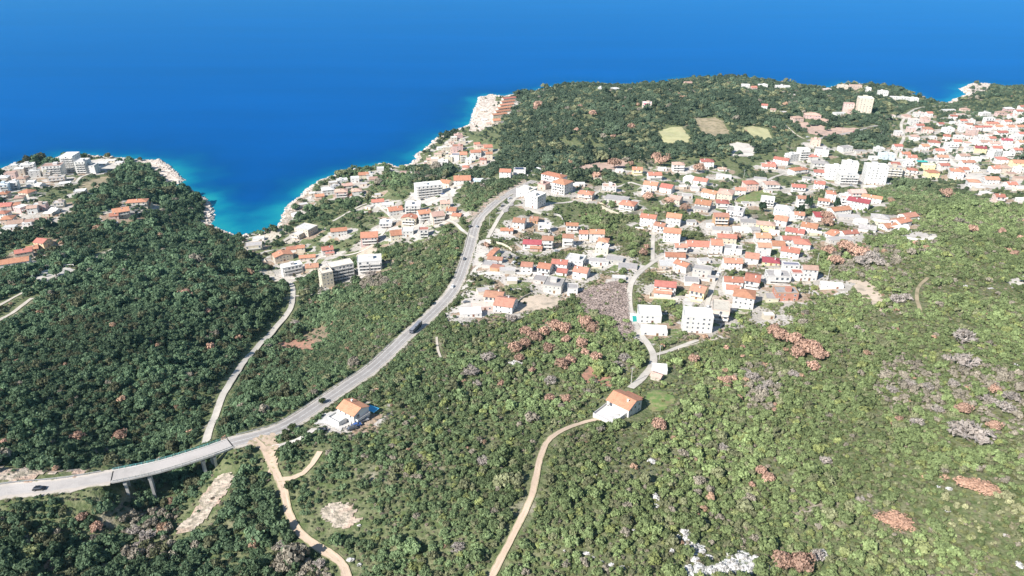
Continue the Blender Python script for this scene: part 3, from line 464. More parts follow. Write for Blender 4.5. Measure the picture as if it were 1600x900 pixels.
# ---- terrain material: undergrowth, stony openings, built-up ground (attribute town), shore rock (attribute shore)
def terrain_mat():
    m = bpy.data.materials.new('hillside'); m.use_nodes = True; t = m.node_tree; N = t.nodes; L = t.links; p = N['Principled BSDF']
    p.inputs['Roughness'].default_value = .95; p.inputs['Specular IOR Level'].default_value = .1
    g = N.new('ShaderNodeNewGeometry')
    def noise(sc, det=4):
        n = N.new('ShaderNodeTexNoise'); n.inputs['Scale'].default_value = sc; n.inputs['Detail'].default_value = det; L.new(g.outputs['Position'], n.inputs['Vector']); return n.outputs['Fac']
    def ramp(s, lo, hi, c0=(0, 0, 0), c1=(1, 1, 1)):
        r = N.new('ShaderNodeValToRGB'); r.color_ramp.elements[0].position = lo; r.color_ramp.elements[1].position = hi
        r.color_ramp.elements[0].color = (*c0, 1); r.color_ramp.elements[1].color = (*c1, 1); L.new(s, r.inputs[0]); return r.outputs[0]
    def mix(f, a, b):
        x = N.new('ShaderNodeMixRGB'); L.new(f, x.inputs[0]); L.new(a, x.inputs[1]); L.new(b, x.inputs[2]); return x.outputs[0]
    def attr(n): a = N.new('ShaderNodeAttribute'); a.attribute_name = n; return a.outputs['Fac']
    def math_(op, a, b):
        x = N.new('ShaderNodeMath'); x.operation = op
        for i, q in enumerate((a, b)):
            if isinstance(q, (int, float)): x.inputs[i].default_value = q
            else: L.new(q, x.inputs[i])
        return x.outputs[0]
    under = ramp(noise(.3, 6), .35, .7, (.085, .115, .045), (.19, .19, .11))
    under = mix(ramp(noise(.035), .6, .72), under, ramp(noise(.5), .35, .65, (.2, .17, .12), (.36, .32, .26)))
    vor = N.new('ShaderNodeTexVoronoi'); vor.inputs['Scale'].default_value = .085; L.new(g.outputs['Position'], vor.inputs['Vector'])
    sep = N.new('ShaderNodeSeparateColor'); L.new(vor.outputs['Color'], sep.inputs[0])
    town = ramp(sep.outputs[0], 0, 1, (.36, .33, .29), (.54, .5, .46))
    town = mix(ramp(sep.outputs[1], .76, .8), town, ramp(noise(.4), .4, .6, (.1, .15, .05), (.2, .21, .1)))
    town = mix(ramp(sep.outputs[2], .8, .82), town, ramp(noise(.4), .4, .6, (.28, .2, .14), (.4, .3, .22)))
    town = mix(ramp(noise(.5), .5, .75), town, ramp(noise(.9), .3, .7, (.2, .18, .14), (.4, .37, .33)))
    tm = ramp(math_('ADD', attr('town'), math_('MULTIPLY', math_('SUBTRACT', noise(.15), .5), 1.0)), .42, .55)
    c = mix(tm, under, town)
    rock = ramp(noise(.25, 6), .36, .6, (.3, .24, .19), (.66, .58, .51))
    rm = ramp(math_('ADD', attr('shore'), math_('MULTIPLY', math_('SUBTRACT', noise(.1), .5), 1.1)), .42, .55)
    c = mix(rm, c, rock)
    L.new(c, p.inputs['Base Color'])
    bp = N.new('ShaderNodeBump'); bp.inputs['Strength'].default_value = 1; bp.inputs['Distance'].default_value = .8
    L.new(noise(.7, 5), bp.inputs['Height']); L.new(bp.outputs[0], p.inputs['Normal'])
    return m
def across_mat(name, base, dark_, edge, rut=True, edge_lo=.72):
    """a road worn by wheels: attribute across runs -1..1 from edge to edge"""
    m = bpy.data.materials.new(name); m.use_nodes = True; t = m.node_tree; N = t.nodes; L = t.links; p = N['Principled BSDF']; p.inputs['Roughness'].default_value = .9; p.inputs['Specular IOR Level'].default_value = .2
    g = N.new('ShaderNodeNewGeometry'); a = N.new('ShaderNodeAttribute'); a.attribute_name = 'across'
    def noise(sc, det=4):
        n = N.new('ShaderNodeTexNoise'); n.inputs['Scale'].default_value = sc; n.inputs['Detail'].default_value = det; L.new(g.outputs['Position'], n.inputs['Vector']); return n.outputs['Fac']
    def mth(op, x, y, z=None):
        q = N.new('ShaderNodeMath'); q.operation = op
        for i, v in enumerate((x, y, z)):
            if v is None: continue
            if isinstance(v, (int, float)): q.inputs[i].default_value = v
            else: L.new(v, q.inputs[i])
        return q.outputs[0]
    def ramp(s, lo, hi):
        r = N.new('ShaderNodeValToRGB'); r.color_ramp.elements[0].position = lo; r.color_ramp.elements[1].position = hi; L.new(s, r.inputs[0]); return r.outputs[0]
    def mix(f, x, y):
        q = N.new('ShaderNodeMixRGB'); L.new(f, q.inputs[0])
        for i, v in ((1, x), (2, y)):
            if isinstance(v, tuple): q.inputs[i].default_value = (*v, 1)
            else: L.new(v, q.inputs[i])
        return q.outputs[0]
    ab = mth('ABSOLUTE', a.outputs['Fac'], 0); c = mix(ramp(noise(.3), .4, .7), base, tuple(v * .84 for v in base)); c = mix(ramp(noise(.05), .52, .64), c, tuple(min(1, v * 1.1) for v in base))
    track = mth('ABSOLUTE', mth('SUBTRACT', ab, .48), 0); c = mix(ramp(mth('ADD', mth('MULTIPLY', track, -2.2), noise(.15)), .35, .6), c, dark_) if rut else c
    mid = mth('SUBTRACT', noise(.6), mth('MULTIPLY', ab, 1.6)); c = mix(ramp(mid, .5, .66), c, edge) if rut != 'asphalt' and rut else c
    ed = mth('ADD', ab, mth('MULTIPLY', mth('SUBTRACT', noise(.45, 5), .5), .9)); c = mix(ramp(ed, edge_lo, edge_lo + .2), c, edge)
    L.new(c, p.inputs['Base Color']); bp = N.new('ShaderNodeBump'); bp.inputs['Strength'].default_value = .5; bp.inputs['Distance'].default_value = .2; L.new(noise(2), bp.inputs['Height']); L.new(bp.outputs[0], p.inputs['Normal']); return m
M['asphalt'] = across_mat('asphalt_worn', (.34, .315, .295), (.27, .25, .237), (.33, .3, .27), 'asphalt', .88)
M['deckroad'] = across_mat('deck_worn', (.40, .372, .35), (.33, .31, .3), (.44, .4, .36), 'asphalt', .8)
M['dirt'] = across_mat('dirt_track_worn', (.5, .385, .29), (.56, .45, .35), (.27, .25, .14), True, .74)
M['sand'] = across_mat('sandy_track_worn', (.52, .46, .39), (.57, .52, .45), (.3, .28, .18), True, .74)
M['lightroad'] = across_mat('village_lane_worn', (.5, .46, .405), (.45, .41, .36), (.34, .31, .24), 'asphalt', .8)
M['shoulder'] = across_mat('gravel_shoulder_worn', (.47, .42, .37), (.4, .36, .31), (.2, .2, .12), 'asphalt', .84)
# ---- water: colour of the sea floor showing through near the shore (attribute depth = metres of water)
def sea_mat():
    m = bpy.data.materials.new('sea_water'); m.use_nodes = True; t = m.node_tree; N = t.nodes; L = t.links; p = N['Principled BSDF']
    p.inputs['Roughness'].default_value = .22; p.inputs['IOR'].default_value = 1.33; p.inputs['Specular IOR Level'].default_value = .07; p.inputs['Specular Tint'].default_value = (.2, .62, 1, 1)
    g = N.new('ShaderNodeNewGeometry'); a = N.new('ShaderNodeAttribute'); a.attribute_name = 'depth'
    n1 = N.new('ShaderNodeTexNoise'); n1.inputs['Scale'].default_value = .022; n1.inputs['Detail'].default_value = 4; L.new(g.outputs['Position'], n1.inputs['Vector'])
    ma = N.new('ShaderNodeMath'); ma.operation = 'MULTIPLY_ADD'; L.new(n1.outputs['Fac'], ma.inputs[0]); ma.inputs[1].default_value = .5; L.new(a.outputs['Fac'], ma.inputs[2])
    r = N.new('ShaderNodeValToRGB'); L.new(ma.outputs[0], r.inputs[0]); e = r.color_ramp.elements
    e[0].position = .10; e[0].color = (.09, .3, .25, 1); e[1].position = 1; e[1].color = (.0, .064, .25, 1)
    for ps, c in ((.2, (.012, .24, .26)), (.33, (.004, .16, .235)), (.47, (.001, .085, .2)), (.66, (.0, .056, .2))):
        q = e.new(ps); q.color = (*c, 1)
    m3 = N.new('ShaderNodeMapping'); m3.inputs['Scale'].default_value = (.0011, .0052, .002); m3.inputs['Rotation'].default_value = (0, 0, .2); L.new(g.outputs['Position'], m3.inputs['Vector']); n3 = N.new('ShaderNodeTexNoise'); n3.inputs['Scale'].default_value = 1; n3.inputs['Detail'].default_value = 7; n3.inputs['Roughness'].default_value = .62; L.new(m3.outputs[0], n3.inputs['Vector'])
    hs = N.new('ShaderNodeHueSaturation'); L.new(r.outputs[0], hs.inputs['Color'])
    mr = N.new('ShaderNodeMapRange'); mr.inputs[1].default_value = .3; mr.inputs[2].default_value = .7; mr.inputs[3].default_value = .84; mr.inputs[4].default_value = 1.16
    L.new(n3.outputs['Fac'], mr.inputs[0]); L.new(mr.outputs[0], hs.inputs['Value']); L.new(hs.outputs[0], p.inputs['Base Color'])
    mp = N.new('ShaderNodeMapping'); mp.inputs['Scale'].default_value = (.018, .05, .05); mp.inputs['Rotation'].default_value = (0, 0, .15); L.new(g.outputs['Position'], mp.inputs['Vector'])
    n2 = N.new('ShaderNodeTexNoise'); n2.inputs['Scale'].default_value = 1; n2.inputs['Detail'].default_value = 2; L.new(mp.outputs[0], n2.inputs['Vector'])
    bp = N.new('ShaderNodeBump'); bp.inputs['Strength'].default_value = .35; bp.inputs['Distance'].default_value = 1.0
    L.new(n2.outputs['Fac'], bp.inputs['Height'])
    # water body colour under a blue-tinted sky sheen that grows towards grazing view
    df = N.new('ShaderNodeBsdfDiffuse'); gl = N.new('ShaderNodeBsdfGlossy'); gl.inputs['Roughness'].default_value = .3; gl.inputs['Color'].default_value = (.05, .46, .92, 1)
    L.new(hs.outputs[0], df.inputs['Color']); L.new(bp.outputs[0], gl.inputs['Normal']); L.new(bp.outputs[0], df.inputs['Normal'])
    fr = N.new('ShaderNodeFresnel'); fr.inputs['IOR'].default_value = 1.33; mx = N.new('ShaderNodeMixShader'); L.new(fr.outputs[0], mx.inputs[0]); L.new(df.outputs[0], mx.inputs[1]); L.new(gl.outputs[0], mx.inputs[2])
    N.remove(p); L.new(mx.outputs[0], N['Material Output'].inputs['Surface'])
    return m
# ================================================================== HOUSE PLACES (needed before the ground knows where yards are)
HOUSES = []
for rk_, (phrase, rows) in REG.items():
    for row in rows.replace('\n', '|').split('|'):
        q = row.split()
        if not q: continue
        if rk_ == 'R2': q[2] = str(float(q[2]) * .84); q[3] = str(float(q[3]) * .9)
        px, py, w_, d_, ang, fl = map(float, q[:6]); rf, wl = q[6], q[7]; d_ *= 1.15 if rf[0] != 'f' else 1.0
        rh = 0.3 if rf[0] == 'f' else min(w_, d_) * .2
        x, y, z = at(px, py, fl * 2.7 + rh * .6)
        HOUSES.append(dict(px=px, py=py, x=x, y=y, w=w_, d=d_, a=R(ang), fl=int(fl), roof=rf, wall=wl, reg=rk_, phrase=phrase, rh=rh))
def special(px, py, w_, d_, ang, fl, rf, wl, name, above=None, **k_):
    rh = 0.3 if rf[0] == 'f' else min(w_, d_) * .2
    x, y, z = at(px, py, (fl * 2.7 + rh * .6) if above is None else above)
    h = dict(px=px, py=py, x=x, y=y, w=w_, d=d_, a=R(ang), fl=int(fl), roof=rf, wall=wl, reg='S', phrase='', rh=rh, label=name, **k_); HOUSES.append(h); return h
special(108, 241, 16, 20, 4, 8, 'fw', 'w', 'tall white stepped hotel tower on the far-left headland')
special(128, 250, 13, 16, 4, 6, 'fw', 'w', 'white six-storey wing right of the tall headland hotel tower')
special(143, 257, 11, 12, 4, 4, 'fw', 'w', 'lowest white wing at the right end of the headland hotel')
special(82, 257, 22, 14, 12, 5, 'ft', 'w', 'broad tan-roofed apartment block left of the headland hotel tower')
special(1353, 152, 20, 16, -10, 9, 'fw', 'c', 'white nine-storey tower block standing above the far shore')
special(669, 287, 28, 13, 18, 5, 'fw', 'w', 'long white hotel with rows of arched balconies above the cove road', balc=6)
special(645, 318, 15, 13, 5, 4, 'fw', 'w', 'white four-storey block with flat roof below the arched-balcony hotel', balc=3)
special(531, 411, 19, 11, 28, 5, 'fc', 'g', 'grey five-storey apartment block full of balconies near the valley road', balc=4)
special(508, 422, 9, 11, 28, 5, 'fc', 'c', 'narrow pale stair wing at the left of the balcony apartment block')
special(577, 403, 19, 13, 10, 4, 'fw', 'w', 'white four-storey block right of the grey balcony apartment block', balc=2)
special(866, 271, 24, 11, -38, 4, 'ho', 'w', 'rear wing of the big white hotel with orange roof at the highway bend')
special(879, 281, 15, 15, -38, 4, 'ho', 'w', 'front wing of the big white hotel with orange roof and bluish side wall')
special(976, 621, 11.2, 10, -42, 2, 'go', 'w', 'large white villa with salmon roof and big terrace alone in the scrub', lean=1)
special(551, 633, 10.2, 8.6, -36, 2, 'go', 'w', 'white house with orange roof standing alone beside the highway', lean=1)
special(1015, 485, 13, 12, -6, 2, 'fw', 'w', 'modern white cube villa with green pool beside the village road')
special(1022, 513, 14, 8, -6, 1, 'fw', 'w', 'low white terrace wing in front of the modern pool villa')
# ================================================================== GROUND MESH
hxy = np.array([(h['x'], h['y'], max(h['w'], h['d'])) for h in HOUSES if not (h['px'] == 976 or h['px'] == 1031 or h['reg'] == 'P2')])
TD = np.full(XX.shape, 1e9)
nf = (XX > -1300) & (XX < 1600) & (YY > 150) & (YY < 1900); xs, ys = XX[nf], YY[nf]; td = np.full(xs.shape, 1e9)
for x, y, s_ in hxy: td = np.minimum(td, np.hypot(xs - x, ys - y) - s_ * .5)
TD[nf] = td
TOWN = np.clip(1 - (TD - 3) / 14, 0, 1)
SHORE = np.clip(1.05 - CD / 13, 0, 1)
ROCKY = []; ppx, ppy, _ = project(XX, YY, HH)
for poly in ([(198, 251), (252, 249), (270, 262), (290, 282), (262, 292), (248, 276), (222, 262)], [(742, 150), (772, 148), (778, 163), (768, 190), (752, 205), (733, 205), (736, 180)],
             [(1500, 130), (1548, 129), (1545, 140), (1520, 150), (1480, 163), (1488, 152)]):
    SHORE = np.maximum(SHORE, inpoly(ppx, ppy, poly) * .8); ROCKY.append(poly)
ny, nx = XX.shape
V = np.stack([XX, YY, HH], -1).reshape(-1, 3)
ii = (np.arange(ny - 1)[:, None] * nx + np.arange(nx - 1)[None]).ravel()
F = np.concatenate([np.stack([ii, ii + 1, ii + nx], 1), np.stack([ii + 1, ii + nx + 1, ii + nx], 1)])
# drop triangles lying well out under the sea
hz = HH.ravel(); keep = hz[F].max(1) > -3.0
F = F[keep]
me = quads('ground', V, F, terrain_mat(), True)
for nm, ar in (('town', TOWN), ('shore', SHORE)):
    a = me.attributes.new(nm, 'FLOAT', 'POINT'); a.data.foreach_set('value', ar.ravel().astype(np.float32)) if len(me.vertices) == V.shape[0] else None
tag(obj('ground', me), kind='structure')
# sea sheet
sx = axis(-1300, 1700, 12.0, -40000, 40000); sy = axis(200, 2000, 12.0, 100, 60000)
SX, SY = np.meshgrid(sx, sy); sd = segdist(SX, SY, COAST)
dep = np.where(inpoly(SX, SY, LAND), 0, 1 - np.exp(-sd / 64.0))
px_, py_, _ = project(SX, SY, 0)
cove = np.exp(-(((px_ - 395) / 75) ** 2 + ((py_ - 345) / 22) ** 2)); dep = dep * (1 - .62 * cove)
shelf = np.exp(-(((px_ - 300) / 60) ** 2 + ((py_ - 268) / 22) ** 2)); dep = dep * (1 - .3 * shelf)
V = np.stack([SX, SY, np.zeros_like(SX)], -1).reshape(-1, 3); nx_ = len(sx)
ii = (np.arange(len(sy) - 1)[:, None] * nx_ + np.arange(nx_ - 1)[None]).ravel()
me = quads('sea', V, np.stack([ii, ii + 1, ii + nx_ + 1, ii + nx_], 1), sea_mat(), True)
a = me.attributes.new('depth', 'FLOAT', 'POINT'); a.data.foreach_set('value', (dep * .8).ravel().astype(np.float32))
tag(obj('sea', me), kind='structure')
# ================================================================== PATCHES OF BARE GROUND AND FIELDS
PXY = []; SOFT = []
def patch(name, m_, poly, off=.22):
    W = np.array([at(x, y)[:2] for x, y in poly]); PXY.append((W, poly)); SOFT.append(name not in ('field', 'lawn', 'meadow', 'bare_slope'))
    x0, y0 = W.min(0) - 2; x1, y1 = W.max(0) + 2
    st = max(1.0, min(3.0, (x1 - x0) / 30)); st = min(st, 1.6); gx = np.arange(x0, x1, st); gy = np.arange(y0, y1, st)
    A, B = np.meshgrid(gx, gy)
    A = A + (vnoise(A * 1.0, B, 5) - .5) * 0; amp_ = min(9.0, (x1 - x0) * .22) * (.3 if name in ('field', 'meadow') else 1); jx = (vnoise(A, B, 7) - .5) * amp_ + (vnoise(A, B, 2.2) - .5) * amp_ * .5; jy = (vnoise(A + 77, B, 7) - .5) * amp_ + (vnoise(A + 33, B, 2.2) - .5) * amp_ * .5
    ins = inpoly(A + jx, B + jy, [tuple(p) for p in W])
    Z = H(A, B) + off + vnoise(A, B, 2.5) * .15
    n = len(gx); q = (np.arange(len(gy) - 1)[:, None] * n + np.arange(n - 1)[None]).ravel(); I = ins.ravel()
    F = np.stack([q, q + 1, q + n + 1, q + n], 1); F = F[I[F].sum(1) >= 3]
    if not len(F): return
    V = np.stack([A, B, Z], -1).reshape(-1, 3); used = np.unique(F); mp = np.zeros(len(V), int); mp[used] = np.arange(len(used))
    tag(obj(name, quads(name, V[used], mp[F], m_, True)), kind='structure')
for nm, mt, poly in PATCH: patch(nm, M[mt], poly, .2 if mt not in ('asphalt', 'concrete') else .26)
# ================================================================== ROADS
ROADS = []
def strip(name, pts, hw, m_, off=.3, cols=4, follow=True, wob=.0, z=None, shift=0.0):
    P = np.array(pts)[:, :2]; T = np.gradient(P, axis=0); T /= np.linalg.norm(T, axis=1)[:, None] + 1e-9; Nn = np.stack([-T[:, 1], T[:, 0]], 1)
    u = np.linspace(-1, 1, cols + 1); rows = []
    for k_, s_ in enumerate(u):
        wv = hw * (1 + wob * (vnoise(P[:, 0] * 1.0, P[:, 1] + s_ * 50, 7) - .5))
        Q = P + Nn * (s_ * wv + shift)[:, None] if wob else P + Nn * (s_ * hw + shift)
        zz_ = H(Q[:, 0], Q[:, 1]) + off if follow else (np.array(pts)[:, 2] + off)
        rows.append(np.column_stack([Q, zz_]))
    A = np.stack(rows, 1); c1 = cols + 1; n = len(P); V = A.reshape(-1, 3)
    if follow:   # a road is level from side to side
        zc = A[:, :, 2]; A[:, :, 2] = np.maximum(zc, zc.mean(1, keepdims=True) * .7 + zc * .3); V = A.reshape(-1, 3)
    q = (np.arange(n - 1)[:, None] * c1 + np.arange(cols)[None]).ravel()
    me_ = quads(name, V, np.stack([q, q + 1, q + c1 + 1, q + c1], 1), m_, True); at_ = me_.attributes.new('across', 'FLOAT', 'POINT'); at_.data.foreach_set('value', np.tile(u, n).astype(np.float32)); return me_
vi0 = int(np.argmin(np.hypot(HWY[:, 0] - V0[0], HWY[:, 1] - V0[1]))); vi1 = int(np.argmin(np.hypot(HWY[:, 0] - V1[0], HWY[:, 1] - V1[1])))
for a_, b_ in ((0, vi0 + 1), (vi1, len(HWY))):
    tag(obj('road_shoulder', strip('road_shoulder', HWY[a_:b_], 4.9, M['shoulder'], -.12, 8, False, .3)), kind='structure')
tag(obj('highway', strip('highway', HWY[:vi0 + 1], 3.1, M['deckroad'], -.06, 4, False)), kind='structure')
vj = int(np.argmin(np.abs(HWY[:, 1] - 330)))
tag(obj('highway', strip('highway', HWY[vi1:], 3.0, M['asphalt'], -.06, 4, False)), kind='structure')
ROADS.append((HWY, 5.4))
def marking(pts, shift, hw=.09, dash=None):
    P = np.array(pts)
    if dash is None: return strip('line_marking', P, hw, M['white_paint'], -.045, 1, False, shift=shift)
    raise ValueError
tag(obj('line_marking', marking(HWY[vi1:], 2.7, .07)), kind='structure'); tag(obj('line_marking', marking(HWY[vi1:], -2.7, .07)), kind='structure')
tag(obj('line_marking', marking(HWY[vi1:], 0, .08)), kind='structure')
for nm, mt, hw, pts in TRACK:
    W = [at(x, y)[:2] for x, y in pts]; P = smooth([(x, y, 0) for x, y in W], 3.0)
    ROADS.append((P, hw + (4.2 if (mt == 'sand' and pts[0][0] < 200) else 2.6 if nm == 'valley_road' else 1.3))); tag(obj(nm, strip(nm, P, hw, M[mt], .3 if 'path' not in nm else .27, 4, True, .5 if mt in ('dirt', 'sand', 'haybrown') else .15)), kind='structure')
# dirt apron where the track leaves the highway
patch('dirt_apron', M['dirt'], [(382, 688), (432, 676), (438, 690), (428, 712), (436, 735), (424, 742), (412, 712), (398, 700)], .28)
# stall lines of the striped car park
mb = MB()
for t_ in np.linspace(.05, .95, 16):
    a = np.array(at(776 + (812 - 776) * t_, 334 + (294 - 334) * t_)); b = np.array(at(789 + (818 - 789) * t_, 334 + (298 - 334) * t_))
    d_ = b - a; d_ /= np.linalg.norm(d_[:2]); n_ = np.array([-d_[1], d_[0]]) * .09
    for s0, s1 in ((.1, .9),):
        p = a + (b - a) * s0; q = a + (b - a) * s1; pts = [(p[0] - n_[0], p[1] - n_[1]), (q[0] - n_[0], q[1] - n_[1]), (q[0] + n_[0], q[1] + n_[1]), (p[0] + n_[0], p[1] + n_[1])]
        mb.poly([(u, v, float(H(u, v)) + .45) for u, v in pts], [(0, 1, 2, 3)])
tag(obj('line_marking', mb.me('line_marking', M['white_paint'])), kind='structure')
# ================================================================== VIADUCT
vp = HWY[vi0:vi1 + 1]; vc = vp[len(vp) // 2]
root = empty('viaduct', (float(vc[0]), float(vc[1]), float(H(vc[0], vc[1]))))
tag(root, 'long concrete road viaduct on slim piers crossing the wooded ravine', 'viaduct')
def sweep(pts, prof, name, m_):
    P = np.array(pts); T = np.gradient(P[:, :2], axis=0); T /= np.linalg.norm(T, axis=1)[:, None]; Nn = np.stack([-T[:, 1], T[:, 0]], 1); k_ = len(prof)
    V = np.array([[(P[i, 0] + Nn[i, 0] * a, P[i, 1] + Nn[i, 1] * a, P[i, 2] + b) for a, b in prof] for i in range(len(P))]).reshape(-1, 3) - np.array(root.location)
    q = [(i * k_ + j, i * k_ + (j + 1) % k_, (i + 1) * k_ + (j + 1) % k_, (i + 1) * k_ + j) for i in range(len(P) - 1) for j in range(k_)]
    q += [tuple(range(k_ - 1, -1, -1)), tuple((len(P) - 1) * k_ + j for j in range(k_))]
    return mesh(name, V, q, m_)
# +n is the far (uphill-left) side of the road
obj('deck', sweep(vp, [(-3.8, -.35), (3.8, -.35), (3.8, -.6), (2.9, -.9), (2.5, -1.7), (-2.5, -1.7), (-2.9, -.9), (-3.8, -.6)], 'deck', M['concrete']), root)
obj('road_surface', sweep(vp, [(-3.1, -.345), (3.1, -.345), (3.1, -.06), (-3.1, -.06)], 'road_surface', M['deckroad']), root)
for s_ in (1, -1):
    obj('kerb', sweep(vp, [(s_ * 3.12, -.345), (s_ * 3.8, -.345), (s_ * 3.8, .12), (s_ * 3.12, .12)][::s_], 'kerb', M['concrete']), root)
    for hh_ in ((.55, .62), (.95, 1.05)) if s_ == 1 else ((.5, .85),):
        obj('railing', sweep(vp, [(s_ * 3.62, hh_[0]), (s_ * 3.7, hh_[0]), (s_ * 3.7, hh_[1]), (s_ * 3.62, hh_[1])][::s_], 'railing', M['teal'] if s_ == 1 else M['concrete']), root)
    PM = MB().box(-.06, .06, -.06, .06, .1, 1.0).me('railing_post', M['teal'] if s_ == 1 else M['concrete'])
    for i in range(0, len(vp) - 1):
        p, q = vp[i], vp[i + 1]; tt = (q - p)[:2]; tt /= np.linalg.norm(tt); n_ = np.array([-tt[1], tt[0]])
        for f_ in (0, .5):
            c_ = p + (q - p) * f_; a = c_[:2] + n_ * s_ * 3.66 - np.array(root.location)[:2]; z_ = c_[2] - root.location[2]
            obj('railing_post', PM, root, (float(a[0]), float(a[1]), float(z_)))
for i in (0, len(vp) - 1):      # expansion joints
    i0, i1 = (0, 1) if i == 0 else (len(vp) - 2, len(vp) - 1); p, q = vp[i0], vp[i1]; tt = (q - p)[:2]; tt /= np.linalg.norm(tt); n_ = np.array([-tt[1], tt[0]]); c_ = vp[i]
    mb = MB(); L0 = np.array(root.location)
    pts = [(*(c_[:2] + n_ * s1 * 3.0 + tt * s2 * .22 - L0[:2]), c_[2] - .04 - L0[2]) for s1, s2 in ((-1, -1), (1, -1), (1, 1), (-1, 1))]
    mb.poly(pts, [(0, 1, 2, 3)]); obj('expansion_joint', mb.me('expansion_joint', M['tire']), root)
for px, py in ((187, 742), (238, 731), (304, 712), (335, 702)):
    x, y = map(float, at_z(px, py, 87.2)); i = int(np.argmin(np.hypot(vp[:, 0] - x, vp[:, 1] - y))); i = min(i, len(vp) - 2)
    tt = (vp[i + 1] - vp[i])[:2]; tt /= np.linalg.norm(tt); n_ = np.array([-tt[1], tt[0]]); c_ = vp[i]; L0 = np.array(root.location); g0 = float(H(c_[0], c_[1])) - 1 - L0[2]
    mb = MB(); a = c_[:2] - L0[:2]
    def blk(ht, hn, z0, z1, off=0):
        pts = [(*(a + tt * i_ * ht + n_ * (j_ * hn + off)), z) for z in (z0, z1) for i_, j_ in ((-1, -1), (1, -1), (1, 1), (-1, 1))]
        mb.poly(pts, [(3, 2, 1, 0), (4, 5, 6, 7), (0, 1, 5, 4), (1, 2, 6, 5), (2, 3, 7, 6), (3, 0, 4, 7)])
    blk(.5, .6, g0, c_[2] - L0[2] - 3.1, -2.0); blk(.5, .6, g0, c_[2] - L0[2] - 3.1, 2.0); blk(.6, 3.0, c_[2] - L0[2] - 3.1, c_[2] - L0[2] - 2.01)
    obj('pier', mb.me('pier', M['concrete']), root)
# guard rails along the road
GP = MB().box(-.05, .05, -.05, .05, -.9, .7).me('post', M['metal'])
def guardrail(a_, b_, side, label):
    P = HWY[a_:b_]; mid = P[len(P) // 2]; r_ = empty('guardrail', (float(mid[0]), float(mid[1]), float(mid[2]) - .3)); tag(r_, label, 'guardrail')
    global root; old = root; root = r_
    obj('rail', sweep(P, [(side, .35), (side + .07, .35), (side + .07, .68), (side, .68)], 'rail', M['metal']), r_)
    mb = MB()
    for p, q in zip(P[:-1], P[1:]):
        tt = (q - p)[:2]; tt /= np.linalg.norm(tt); n_ = np.array([-tt[1], tt[0]]); c_ = p[:2] + n_ * (side + .12) - np.array(r_.location)[:2]; z_ = p[2] - r_.location[2]
        obj('post', GP, r_, (float(c_[0]), float(c_[1]), float(z_)))
    root = old
guardrail(max(0, vi0 - 22), vi0, 3.9, 'metal guardrail along the highway above the pale rock bank')
guardrail(vi1 + 1, vi1 + 30, 4.1, 'metal guardrail on the wooded side just past the viaduct')
guardrail(vi1 + 55, vi1 + 95, 4.1, 'metal guardrail along the left verge where the highway climbs to town')
# ================================================================== HOUSES
def window_me():
    mb = MB()   # unit: 1 wide (x), depth along -y, 1 tall
    mb.box(-.5, .5, -.06, .04, -.5, .5, 0); mb.box(-.4, .4, -.075, -.06, -.41, .41, 1); return mb.me('window', [M['frame'], M['glass']])
def door_me(): return MB().box(-.5, .5, -.07, .04, 0, 1, 0).me('door', [M['door']])
WIN, DOOR = window_me(), door_me()
WIN2 = MB().box(-.5, .5, -.05, .04, -.5, .5, 0).box(-.46, .46, -.06, -.05, -.46, .46, 1).me('window_recess', [M['frame'], M['glass']])
CHIM = MB().box(-.35, .35, -.3, .3, -.8, .75).box(-.45, .45, -.4, .4, .75, .87).me('chimney', [MW['w']])
ORD = ['leftmost', 'second', 'third', 'fourth', 'fifth', 'sixth', 'seventh', 'eighth', 'ninth', 'tenth', 'eleventh', 'twelfth', 'thirteenth', 'fourteenth', 'fifteenth', 'sixteenth', 'seventeenth', 'eighteenth', 'nineteenth', 'twentieth'] + ['twenty-' + q for q in ('first', 'second', 'third', 'fourth', 'fifth', 'sixth', 'seventh', 'eighth', 'ninth')] + ['thirtieth'] + ['thirty-' + q for q in ('first', 'second', 'third', 'fourth', 'fifth', 'sixth', 'seventh', 'eighth', 'ninth')]
NUMW = {1: 'one-storey', 2: 'two-storey', 3: 'three-storey', 4: 'four-storey', 5: 'five-storey', 7: 'seven-storey', 6: 'six-storey', 8: 'eight-storey', 9: 'nine-storey'}
def kind_of(h):
    if h['roof'][0] == 'f' and h['fl'] >= 3 or h['fl'] >= 4: return 'apartment_block', 'apartment block'
    if h['fl'] == 1 and h['w'] * h['d'] <= 95: return 'small_building', 'small_building'  # covers small one-storey houses as well as sheds and annexes
    return 'house', 'house'
SHAPE = {'g': 'gable roof', 'h': 'hipped roof', 'f': 'flat roof'}
def base_label(h):
    n, c = kind_of(h)
    ad = ''
    if h['w'] / h['d'] > 1.8: ad = 'long '
    elif h['w'] * h['d'] < 60: ad = 'small '
    elif h['w'] * h['d'] > 170: ad = 'broad '
    return f"{ad}{WALLN[h['wall']]} {NUMW[h['fl']] + ' ' if h['fl'] != 2 else ''}{c} with {ROOFN[h['roof'][1]]} {SHAPE[h['roof'][0]]} {h['phrase']}"
gr = {}
for h in HOUSES:
    if h['reg'] != 'S': h['label'] = base_label(h); gr.setdefault(h['label'], []).append(h)
for lb, hs in gr.items():
    if len(hs) == 1: continue
    hs.sort(key=lambda h: h['px'])
    for i, h in enumerate(hs):
        pos = 'leftmost' if i == 0 else 'rightmost' if i == len(hs) - 1 else f'{ORD[i]} from left'
        L_ = f"{pos} {lb}" if i in (0, len(hs) - 1) else f"{lb}, {pos}"
        h['label'] = L_
